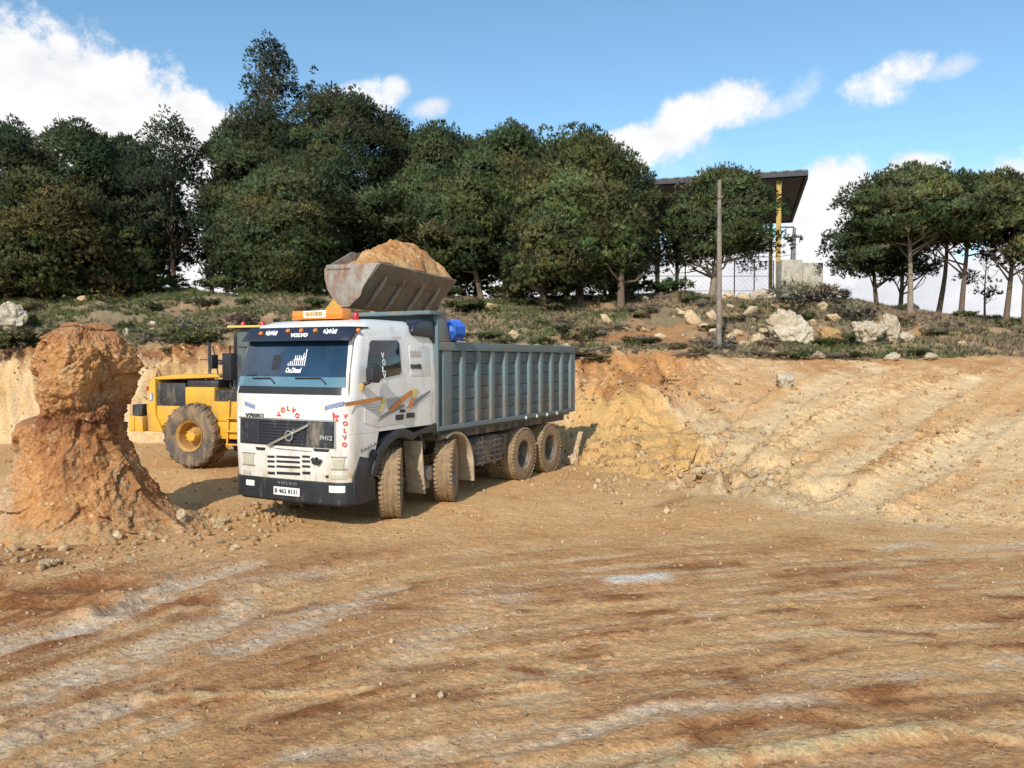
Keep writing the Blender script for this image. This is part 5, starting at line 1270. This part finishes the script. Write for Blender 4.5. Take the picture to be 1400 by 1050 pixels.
# ------------------------------------------------------------------ trees, shrubs, grass
LEAFN = 0
def blades(cent, out, n_each, L, Wd, spread, rg, up=.35):
    """n_each thin triangles from every tuft centre, fanning about its outward direction"""
    n = len(cent)
    d = out + np.array((0, 0, up)) + rg.normal(size=(n, 3)) * .35; d /= np.linalg.norm(d, axis=1)[:, None]
    d = np.repeat(d, n_each, 0) + rg.normal(size=(n * n_each, 3)) * spread; d /= np.linalg.norm(d, axis=1)[:, None]
    c = np.repeat(cent, n_each, 0); s = np.cross(d, rg.normal(size=d.shape)); s /= np.linalg.norm(s, axis=1)[:, None] + 1e-9
    ln = L * rg.uniform(.6, 1.25, (len(d), 1)); w = Wd * rg.uniform(.7, 1.3, (len(d), 1))
    a = c + s * w * .5 - d * ln * .25; b = c - s * w * .5 - d * ln * .25; t = c + d * ln * .75
    V = np.stack([a, b, t], 1).reshape(-1, 3); Fc = np.arange(len(V)).reshape(-1, 3)
    return V, Fc


def crown_mesh(name, puffs, rg, L=.30, Wd=.075, dens=26, tint=(.052, .072, .024), tvar=.35, n_each=6, spread=.55, yellow=0.0):
    Vs = []; Cs = []; Ns = []; mid = np.mean([c for c, r in puffs], 0)
    for (c, r) in puffs:
        n = max(8, int(dens * 4 * r * r * 1.0)); d = rg.normal(size=(n, 3)); d /= np.linalg.norm(d, axis=1)[:, None]
        d[:, 2] = np.where(d[:, 2] < -.35, -d[:, 2] * .6, d[:, 2])
        p = c + d * r * np.array((1, 1, .8)) * (.55 + .5 * rg.random((n, 1)) ** .6)
        V, _ = blades(p, d, n_each, L, Wd, spread, rg); Vs.append(V)
        o_ = (p - mid); o_ /= np.linalg.norm(o_, axis=1)[:, None] + 1e-6; nn = d * .48 + o_ * .85 + rg.normal(size=d.shape) * .30 + np.array((0, 0, .10)); nn /= np.linalg.norm(nn, axis=1)[:, None]; Ns.append(np.repeat(nn, n_each * 3, 0))
        b = 1 + tvar * .75 * rg.normal(); col = np.array(tint) * np.clip(b, .5, 1.7) * np.array((1 + yellow * rg.random() + .16 * rg.normal(), 1, 1 + .15 * rg.normal()))
        cc = np.repeat(col[None] * np.clip(1 + .17 * rg.normal(size=(n, 1)), .4, 1.8), n_each * 3, 0); Cs.append(cc)
    V = np.concatenate(Vs); C = np.clip(np.concatenate(Cs), .004, .5)
    return mesh_np(name, V, np.arange(len(V)).reshape(-1, 3), M_LEAF, C, False, np.concatenate(Ns))


def wood_mesh(name, base, top, r0, puffs, rg, nl=12, m=None, first=.3, lean=0.0, twin=None):
    mb = MB()
    H = top - base; pts = []; rs = []
    ph = rg.uniform(0, 6)
    for i in range(9):
        t = i / 8; w = H[2] * .025 * math.sin(t * 4 + ph) * t
        pts.append(base + H * t + np.array((w + lean * math.sin(t * math.pi), w * .6, 0))); rs.append(r0 * (1.25 if i == 0 else 1 - .78 * t))
    mb.tube([tuple(p) for p in pts], rs, 9)
    idx = rg.permutation(len(puffs))[:nl]
    for k in idx:
        c, r = puffs[k]; tz = np.clip((c[2] - base[2]) / H[2] - .16 - .15 * rg.random(), first, .95); j = tz * 8; i = int(min(j, 7)); s = pts[i] + (pts[i + 1] - pts[i]) * (j - i)
        rr = r0 * (1 - .78 * tz) * .5; mid = s + (c - s) * .5 + np.array((0, 0, -.06 * np.linalg.norm(c - s))) + rg.normal(size=3) * .12
        mb.tube([tuple(s), tuple(mid), tuple(c)], [rr, rr * .6, rr * .22], 6)
        for q in range(2):
            e = c + rg.normal(size=3) * r * .6; mb.tube([tuple(mid), tuple((mid + e) / 2 + rg.normal(size=3) * .1), tuple(e)], [rr * .4, rr * .28, .012], 5)
    return mb.build(name, m or M_BARK, None, 0, 60)


def tree(label, u, Y, vtop, wpx, vbot, seed, style='dome', tint=(.050, .070, .024), r0=.20, depth=.85, dens=36, npuff=60, group=None, nl=12, lean=0.0, trunk_u=None, bark=None, yellow=.0, L=.20, Wd=.042, first=.3, cat='pine tree', name='pine_tree', n_each=9, vis_base=None, puff=1.0):
    rg = np.random.default_rng(seed)
    x = (u - 700) / F * Y; bx = ((trunk_u if trunk_u is not None else u) - 700) / F * Y; zb = zg(bx, Y)
    zt = at(u, vtop, Y)[2]; zl = at(u, vbot, Y)[2]; rx = wpx / F * Y / 2; ry = rx * depth
    puffs = []
    Hc = zt - zl
    pr = np.clip(min(rx, Hc / 2) * .32, .48, 1.15) * puff * 1.1; npuff = int(npuff * (2.0 if style == 'dome' else 1.6))
    tries = 0
    while len(puffs) < npuff and tries < 20000:
        tries += 1
        a = rg.uniform(0, 2 * math.pi); q = math.sqrt(rg.random()); t = rg.random()
        if style == 'dome':                # flat below, round above
            lim = math.sqrt(max(0, 1 - t ** 2.6)) * (.72 + .28 * min(1, t * 6))
        elif style == 'egg':
            lim = math.sin(math.pi * (.12 + .86 * t ** .9)) ** .62
        elif style == 'tall':
            lim = (1 - t) ** .62 * min(1, .55 + 2.2 * t) + .06
        else:                              # bush: reaches the ground
            lim = math.sqrt(max(0, 1 - (t * .98) ** 2.4))
        if q < .45 and rg.random() < .55: continue
        lim *= 1 + .34 * float(fb2(np.array([a * 1.3 + seed * 3.7]), np.array([t * 3.2]), seed, 3)[0]) * 1.6
        qq = q * lim * (1 - pr * .55 / rx) ; z = zl + pr * .5 + t * (Hc - pr * 1.15)
        puffs.append((np.array((x + qq * rx * math.cos(a), Y + qq * ry * math.sin(a), z + .25 * pr * rg.normal() * (t < .9))), pr * rg.uniform(.65, 1.2)))
    for c, r in list(puffs):                                     # shoots that break the outline, most of them near the top
        if rg.random() < (.12 if style == 'dome' else .62):
            o = c - np.array((x, Y, zl + Hc * .42)); o = o / (np.linalg.norm(o) + 1e-6) + np.array((0, 0, .55)); o /= np.linalg.norm(o)
            puffs.append((c + o * r * rg.uniform(.65, 1.0), r * rg.uniform(.22, .38)))
    T = empty(name, (bx, Y, zb)); tag(T, label, cat, group)
    off = np.array((bx, Y, zb)); puffs = [(c - off, r) for c, r in puffs]
    top = np.array((x - bx, 0, (zl + (zt - zl) * .80) - zb))
    w = wood_mesh('trunk', np.array((0, 0, -.25)), top, r0, puffs, rg, nl, bark, first, lean); w.parent = T
    link('crown', crown_mesh('crown', puffs, rg, L, Wd, dens, tint, .34, n_each, .55, yellow), T)
    return T


DK = (.120, .152, .072); MD = (.156, .188, .076); LT = (.176, .200, .078); BL = (.080, .104, .062)
G = None
tree('dark rounded pine at the far left edge of the row', 18, 49, 168, 170, 401, 1, 'egg', DK, npuff=60)
tree('dark broad pine second from the left in the back row', 112, 48, 172, 200, 404, 2, 'egg', DK, npuff=70)
tree('airy dark pine with a see-through crown beside the gap of sky on the left', 240, 46, 160, 150, 372, 3, 'egg', BL, npuff=46, dens=27, r0=.17)
tree('thin ragged pine filling the gap left of the tallest pine', 292, 48, 190, 75, 372, 4, 'tall', BL, npuff=24, dens=24, r0=.15)
tree('broad yellowish green evergreen oak in front of the left pines, leafy to the ground', 92, 38, 262, 205, 424, 5, 'bush', (.140, .142, .050), npuff=110, cat='oak tree', name='oak_tree', yellow=.12, L=.20, Wd=.10, dens=30)
tree('lower green oak bush at the right foot of the yellowish oak', 178, 39, 300, 100, 428, 6, 'bush', (.110, .126, .046), npuff=46, cat='oak tree', name='oak_tree', L=.24, Wd=.11)
tree('tallest spiky pine with an open feathery top against the sky', 372, 50, 56, 128, 215, 7, 'tall', BL, npuff=38, dens=26, r0=.24, puff=.8, nl=20)
tree('slender open-topped pine spire just right of the tallest pine', 432, 50, 88, 44, 220, 8, 'tall', BL, npuff=14, dens=26, r0=.16, puff=.8)
tree('big dark bluish pine under the tallest spire', 352, 46, 150, 175, 407, 9, 'egg', DK, npuff=85, r0=.24)
tree('massive dark pine left of centre with a stepped right shoulder', 468, 46, 120, 225, 407, 10, 'egg', DK, npuff=110, r0=.26)
tree('mid green lower pine in front of the massive dark pine', 400, 42, 225, 185, 411, 11, 'egg', MD, npuff=80)
tree('pointed dark pine at the right shoulder of the massive pine', 536, 47, 138, 110, 405, 12, 'tall', DK, npuff=46)
tree('rounded pine in the middle row above the loader bucket', 600, 45, 172, 160, 397, 13, 'egg', MD, npuff=70)
tree('mid green pine behind the raised bucket with a leaning bare trunk', 632, 41, 238, 170, 385, 14, 'egg', MD, npuff=64, trunk_u=660, r0=.16)
tree('broad pine with a knobbly flat top right of the rounded one', 692, 44, 168, 180, 401, 15, 'egg', MD, npuff=80)
tree('large bright green pine in the centre, branches hanging to the ground', 792, 39, 188, 205, 412, 16, 'egg', LT, npuff=125, r0=.22, vis_base=1)
tree('low spreading pine at the foot of the large bright green pine', 742, 36.5, 290, 130, 412, 17, 'egg', LT, npuff=60)
tree('pine with a steep right edge ending the long row beside the canopy', 858, 42, 212, 110, 382, 18, 'egg', MD, npuff=50)
tree('low pine with drooping skirts between central pine and utility pole', 848, 37.5, 268, 90, 380, 19, 'egg', LT, npuff=44)
tree('round-headed stone pine with branching pale limbs behind the utility pole', 990, 42, 230, 178, 362, 20, 'dome', MD, npuff=78, trunk_u=972, r0=.20, bark=M_BARKP, nl=18, first=.22)
tree('thin dark pine left of the round-headed stone pine', 925, 43.5, 292, 66, 372, 22, 'egg', DK, npuff=22, r0=.11)
tree('leftmost big umbrella pine on the right with a forked pale trunk', 1242, 36, 228, 215, 334, 23, 'dome', MD, npuff=150, r0=.14, bark=M_BARKP, nl=22, first=.22, trunk_u=1243)
tree('small dark umbrella pine low behind the big umbrella pine', 1186, 45, 292, 130, 384, 24, 'dome', DK, npuff=80, r0=.15, trunk_u=1200, nl=16)
tree('dark second stem pine filling under the big umbrella crown', 1232, 44, 300, 100, 388, 25, 'dome', DK, npuff=36, r0=.15, trunk_u=1230)
tree('umbrella pine in the middle of the right group with a straight dark trunk', 1322, 37, 236, 200, 338, 26, 'dome', MD, npuff=120, r0=.14, nl=16, first=.25, trunk_u=1312)
tree('leaning thin trunked pine between the two big umbrella pines', 1290, 39, 250, 150, 335, 27, 'dome', MD, npuff=80, r0=.14, trunk_u=1280, lean=.2)
tree('rightmost umbrella pine cut by the edge of the photo', 1392, 36, 246, 180, 345, 28, 'dome', MD, npuff=110, r0=.14, trunk_u=1372, nl=16)
tree('low drooping pine bough at the right edge below the umbrella crowns', 1398, 35, 318, 60, 372, 29, 'egg', LT, npuff=20, r0=.10)
tree('sparse sapling with thin grey twigs on the crest at the far right', 1345, 40, 345, 70, 412, 30, 'egg', (.06, .065, .03), npuff=16, dens=7, r0=.06, puff=.7)
for lab, u, Y, vt, w, vb, sd_ in (('dark pine far back behind the left oak', 60, 54, 205, 190, 400, 40), ('dark pine far back between the airy pine and the broad one', 178, 54, 195, 160, 400, 41),
        ('dark pine far back behind the tallest spiky pine', 330, 53, 200, 120, 392, 42), ('dark pine far back left of the massive stepped pine', 415, 54, 165, 190, 402, 43), ('dark pine far back behind the pointed shoulder pine', 560, 54, 185, 170, 402, 44),
        ('dark pine far back behind the loader bucket', 650, 53, 195, 170, 398, 45), ('dark pine far back behind the knobbly flat topped pine', 740, 53, 205, 160, 402, 46), ('dark pine far back at the right end of the long row', 835, 52, 225, 130, 398, 47),
        ('dark pine second beyond the left edge of the photo', -180, 48, 190, 190, 398, 48), ('dark pine third beyond the left edge of the photo', -320, 47, 205, 190, 400, 49), ('dark pine fourth beyond the left edge of the photo', -450, 49, 180, 200, 400, 50)):
    tree(lab, u, Y, vt, w, vb, sd_, 'egg', DK, npuff=52, dens=20, L=.36, Wd=.10, nl=6)
for i, (u, Y, vt, w, vb) in enumerate([(-70, 48, 180, 140, 380), (-40, 39, 280, 110, 425), (1470, 37, 255, 150, 350)]):
    tree(['dark pine just beyond the left edge of the photo', 'low oak just beyond the left edge of the photo', 'umbrella pine just beyond the right edge of the photo'][i], u, Y, vt, w, vb, 90 + i, 'egg' if i < 2 else 'dome', DK if i == 0 else MD, npuff=50)


def shrub_mesh(name, seed, tint, dens=34, yellow=.2, L=.20, Wd=.05, n=12):
    rg = np.random.default_rng(seed)
    puffs = [(np.array((rg.normal() * .36, rg.normal() * .30, .16 + .42 * rg.random())), .16 + .20 * rg.random()) for _ in range(n)]
    return crown_mesh(name, puffs, rg, L, Wd, dens * 3.2, tint, .3, 5, .7, yellow)
SHV = {'green': [shrub_mesh('shrub', 500 + i, (.115, .150, .052)) for i in range(3)], 'olive': [shrub_mesh('shrub', 510 + i, (.20, .185, .09), L=.22) for i in range(3)],
       'dry': [shrub_mesh('shrub', 520 + i, (.36, .29, .215), dens=20, L=.26, Wd=.03) for i in range(3)]}
def shrub(kind, label, u, v, wpx, hpx, seed, group=None, Y=None):
    x, y = ray_ground(u, v) if Y is None else ((u - 700) / F * Y, Y)
    rg = random.Random(seed); o = link('shrub', rg.choice(SHV[kind])); w = wpx / F * y; h = hpx / F * y
    o.location = (x, y, zg(x, y) - .03); o.scale = (w / 1.5, w / 1.6, h / .95); o.rotation_euler = (0, 0, rg.uniform(0, 6.28)); tag(o, label, 'shrub', group)
shrub('dry', 'large dark brown thicket of twigs below the concrete blocks', 1105, 428, 110, 44, 1)
shrub('green', 'dark green patch inside the brown thicket on the crest', 1118, 418, 60, 34, 2)
shrub('dry', 'brown scrub spilling right of the thicket toward the outcrop', 1170, 440, 70, 36, 3)
shrub('green', 'rounded dark bush on the crest behind the fence', 906, 404, 74, 32, 4)
shrub('green', 'dark low bush at the crest between umbrella pine trunks', 1265, 430, 60, 26, 5)
shrub('olive', 'olive bush on the slope under the middle umbrella pine', 1232, 424, 70, 40, 6)
shrub('green', 'dark green bank of bushes at the left under the oak', 30, 474, 110, 40, 7)
shrub('green', 'green bushes on the bank left of the earth pillar head', 105, 462, 80, 30, 8)
shrub('green', 'green bush mass on the bank above the loader', 262, 476, 90, 30, 9)
shrub('dry', 'grey dry scrub on the bank behind the loader cab', 315, 462, 80, 34, 10)
shrub('green', 'bright green bush under the raised bucket right of it', 650, 432, 80, 26, 11)
shrub('olive', 'olive bush under the skirts of the central pine', 795, 468, 60, 30, 12)
shrub('green', 'low green bush on the lip right of the utility pole', 1085, 490, 60, 16, 13)
shrub('green', 'low green bush on the lip below the knobbly outcrop', 1175, 490, 50, 14, 14)
shrub('dry', 'grey dry bush at the foot of the utility pole', 975, 482, 60, 28, 15)
for k, (u, v, w, h) in enumerate([(215, 408, 80, 34), (300, 404, 70, 26), (345, 405, 60, 24), (400, 406, 90, 34), (455, 406, 80, 34), (700, 412, 80, 34), (760, 414, 90, 30), (560, 408, 90, 30), (612, 409, 70, 26), (845, 410, 70, 26)]):
    shrub('green', 'dark understorey bush between the trunks at the foot of the long pine row', u, v, w, h, 700 + k, 'understorey bushes below the pines', Y=42.5)
rg_ = random.Random(9)
for k in range(24):
    u = rg_.uniform(780, 1400) if k % 3 else rg_.uniform(0, 330); v = rg_.uniform(484, 494) if u > 700 else rg_.uniform(470, 478)
    shrub('dry' if k % 2 else 'olive', 'dry grey scrub bush along the very edge of the bank' if k % 2 else 'olive scrub bush along the very edge of the bank', u, v, rg_.uniform(26, 60), rg_.uniform(8, 15), 300 + k, 'dry bushes on the bank edge' if k % 2 else 'olive bushes on the bank edge')
rg_ = random.Random(5)
for k in range(120):
    u = rg_.uniform(-30, 1430); v = rg_.uniform(412, 488) if u > 620 else rg_.uniform(414, 474)
    kind = rg_.choice(['green', 'olive', 'dry', 'dry'] if u > 750 else ['green', 'green', 'olive', 'dry'])
    lab = {'green': 'small dark green shrub among the scrub on the hillside', 'olive': 'small olive shrub among the scrub on the hillside', 'dry': 'small dry grey-brown shrub among the scrub on the hillside'}[kind]
    shrub(kind, lab, u, v, rg_.uniform(18, 52), rg_.uniform(9, 20), 100 + k, {'green': 'green hillside shrubs', 'olive': 'olive hillside shrubs', 'dry': 'dry hillside shrubs'}[kind])


def grass():
    rg = np.random.default_rng(600); n = 125000
    x = rg.uniform(-38, 36, n); y = rg.uniform(25.0, 47, n); b = hbase(x, y)
    keep = (y > b[2] + .15) & (fb2(x * .5, y * .5, 601, 4) + .55 * fb2(x * 2.2, y * 2.2, 611, 3) > -.10) & (1.1 * np.exp(-((x - 5.5) / 3.4) ** 2 - ((y - 31) / 3.6) ** 2) < .45 * rg.random(n) + .2); x, y = x[keep], y[keep]
    z = hfull(x, y); c = np.stack([x, y, z], -1); n = len(c)
    V, Fc = blades(c, np.tile((0., 0., 1.), (n, 1)), 5, .26, .035, .65, rg, .3)
    t = np.clip(.38 + 2.8 * fb2(x * .45, y * .45, 621, 4) + .02 * x, 0, 1)[:, None]; col = np.array((.15, .178, .062)) * (1 - t) + np.array((.36, .28, .18)) * t
    col = np.repeat(col * rg.uniform(.65, 1.35, (n, 1)), 15, 0)
    tag(link('grass', mesh_np('grass', V, Fc, M_LEAF, col, False, np.repeat(np.array((0, -.45, .9)) + .35 * rg.normal(size=(n, 3)), 15, 0))), 'short grass and dry weeds covering the hillside', 'grass', kind='stuff')


grass()

# ------------------------------------------------------------------ crest: canopy, blocks, fence, pole
def canopy():
    D = 52.0; a = at(1105, 231, D); zr = a[2]; w, dp = 17.0, 17.7
    T = empty('steel_canopy', (a[0], D, 0), math.atan2(.277, -.961)); tag(T, 'dark steel canopy roof on yellow columns on the crest behind the trees', 'canopy')
    # local: x runs left along the near edge, y (negative) runs away from the camera
    Dk = mat('canopy_steel', (.035, .035, .045), .6, var=.25, vs=2); Yc = mat('column_yellow', (.50, .34, .07), .6, var=.2, vs=4, dirt=(.25, .17, .08), damt=.3)
    mb = MB(); n = 44
    for i in range(n): mb.box((w * i / n, -dp, zr - .10 + (.03 if i % 2 else 0)), (w * (i + 1) / n - .008, 0, zr - .02 + (.03 if i % 2 else 0)))
    mb.build('roof', mat('roof_sheet', (.13, .14, .155), .5, .3, var=.15), T, 0, 0)
    mb = MB(); mb.box((0, -dp, zr - .55), (w, -dp + .2, zr - .105)); mb.box((0.0, -.2, zr - .40), (w, 0, zr - .105)); mb.box((-.02, -dp, zr - .55), (.18, -.2, zr - .105))
    for i in range(1, 7): mb.box((.3, -dp * i / 7 - .08, zr - .42), (w, -dp * i / 7 + .08, zr - .105))
    mb.box((.2, -dp + .25, zr - .135), (w, -.25, zr - .11)); mb.box((.25, -dp + .26, zr - .455), (w, -.26, zr - .425)); mb.build('roof_beam', Dk, T, 0, 0)
    for x, y in ((1.75, -.6), (1.75, -dp + .5), (9.6, -.6), (9.6, -dp + .5), (16, -.6), (16, -dp + .5)):
        g = T.matrix_basis @ Vector((x, y, 0)); z0 = zg(g.x, g.y) - .3; W = .30
        mb = MB(); mb.box((x - W / 2, y - .03, z0), (x + W / 2, y + .03, zr - .44)); mb.box((x - W / 2, y - W / 2, z0), (x - W / 2 + .03, y + W / 2, zr - .44)); mb.box((x + W / 2 - .03, y - W / 2, z0), (x + W / 2, y + W / 2, zr - .44)); mb.build('column', Yc, T, 0, 0)


canopy()
CONC = mat('concrete', (.50, .46, .39), .9, var=.18, vs=5, dirt=(.22, .19, .14), damt=.3, bump=.3, bs=12)
for i, (u0, u1, v0, v1, lab) in enumerate([(1069, 1097, 355, 394, 'left and taller of two grey concrete blocks under the yellow column'), (1098, 1125, 359, 394, 'right and lower of two grey concrete blocks under the yellow column')]):
    Y = 47.0 + .1 * i; a = at(u0, v0, Y); b = at(u1, v1, Y); mb = MB(Matrix.Identity(4)); mb.box((a[0], Y, min(b[2], zg(a[0], Y) - .1)), (b[0], Y + 1.0, a[2])); mb.prism([(a[0] + .2, a[2]), (b[0] - .2, a[2]), (b[0] - .28, a[2] + .03), (a[0] + .28, a[2] + .03)], 'y', Y + .3, Y + .7)
    tag(mb.build('concrete_block', CONC, None, .02, 40), lab, 'block')


def gate_frame():
    Y = 50.0; a = at(1075, 311, Y); b = at(1085, 394, Y); mb = MB(); g = zg(a[0], Y)
    T = mb
    T.prism([(b[0], a[2]), (b[0] + .12, a[2]), (b[0] + .12, g), (b[0] - .42, g), (b[0] - .36, g + 1.2)], 'y', Y, Y + .25); T.box((a[0] - .35, Y + .02, a[2]), (b[0] + .0, Y + .2, a[2] + .08))
    tag(T.build('post_frame', mat('dull_steel', (.20, .20, .21), .6, .3, var=.25), None, .01, 40), 'narrow grey steel post with a top bracket beside the yellow column', 'post')  # slim grey post frame with a top bracket, no hopper


gate_frame()


def fence():
    Y = 46.5; T = empty('chain_link_fence', ((960 - 700) / F * Y, Y, 5.5)); tag(T, 'thin chain-link fence with slim posts along the crest behind the utility pole', 'fence'); S = Matrix.Translation(-Vector(T.location))
    FM = mat('fence_steel', (.16, .17, .18), .6, .4, var=.2); us = [872, 897, 936, 973, 1003, 1030, 1056]; tops = []
    for u in us:
        x = (u - 700) / F * Y; z = at(u, 356, Y)[2]; mb = MB(S); mb.tube([(x, Y, zg(x, Y) - .2), (x, Y, z)], .035, 7); mb.build('post', FM, T, 0, 0); tops.append((x, z))
    mb = MB(S); x0, x1 = tops[0][0], tops[-1][0]; z1 = tops[0][1] - .05; z0 = z1 - 1.7
    for z in (z1, (z0 + z1) / 2, z0): mb.tube([(x0, Y + .04, z), (x1, Y + .04, z)], .016, 5)
    step = .28; n = int((x1 - x0) / step)
    for i in range(-6, n + 1):
        for s in (0, 1):
            a = x0 + i * step; b = a + 1.7; za, zb_ = (z0, z1) if s == 0 else (z1, z0)
            if a < x0: t = (x0 - a) / 1.7; a, za = x0, za + (zb_ - za) * t
            if b > x1: t = (x1 - a) / (b - a); b, zb_ = x1, za + (zb_ - za) * t
            if b - a > .05: mb.bar((a, Y + .04 + .008 * s, za), (b, Y + .04 + .008 * s, zb_), .005, .005, (0, 1, 0))
    mb.build('wire_mesh', FM, T, 0, 0)


fence()


def pole():
    x, y = ray_ground(983, 482); zb = zg(x, y); zt = at(982, 246, y)[2]
    mb = MB(); mb.tube([(x, y, zb - .4), (x - .01, y, zb + 2), (x - .03, y, zt)], [.10, .09, .065], 14); mb.box((x - .11, y - .11, zt - .62), (x + .06, y - .07, zt - .55))
    o = mb.build('utility_pole', mat('weathered_pole', (.235, .195, .165), .9, var=.3, vs=7, dirt=(.12, .10, .09), damt=.3, bump=.5, bs=25), None, 0, 40); tag(o, 'bare weathered utility pole standing on the hillside at the bank lip', 'utility pole')


pole()


#@@SPLIT4
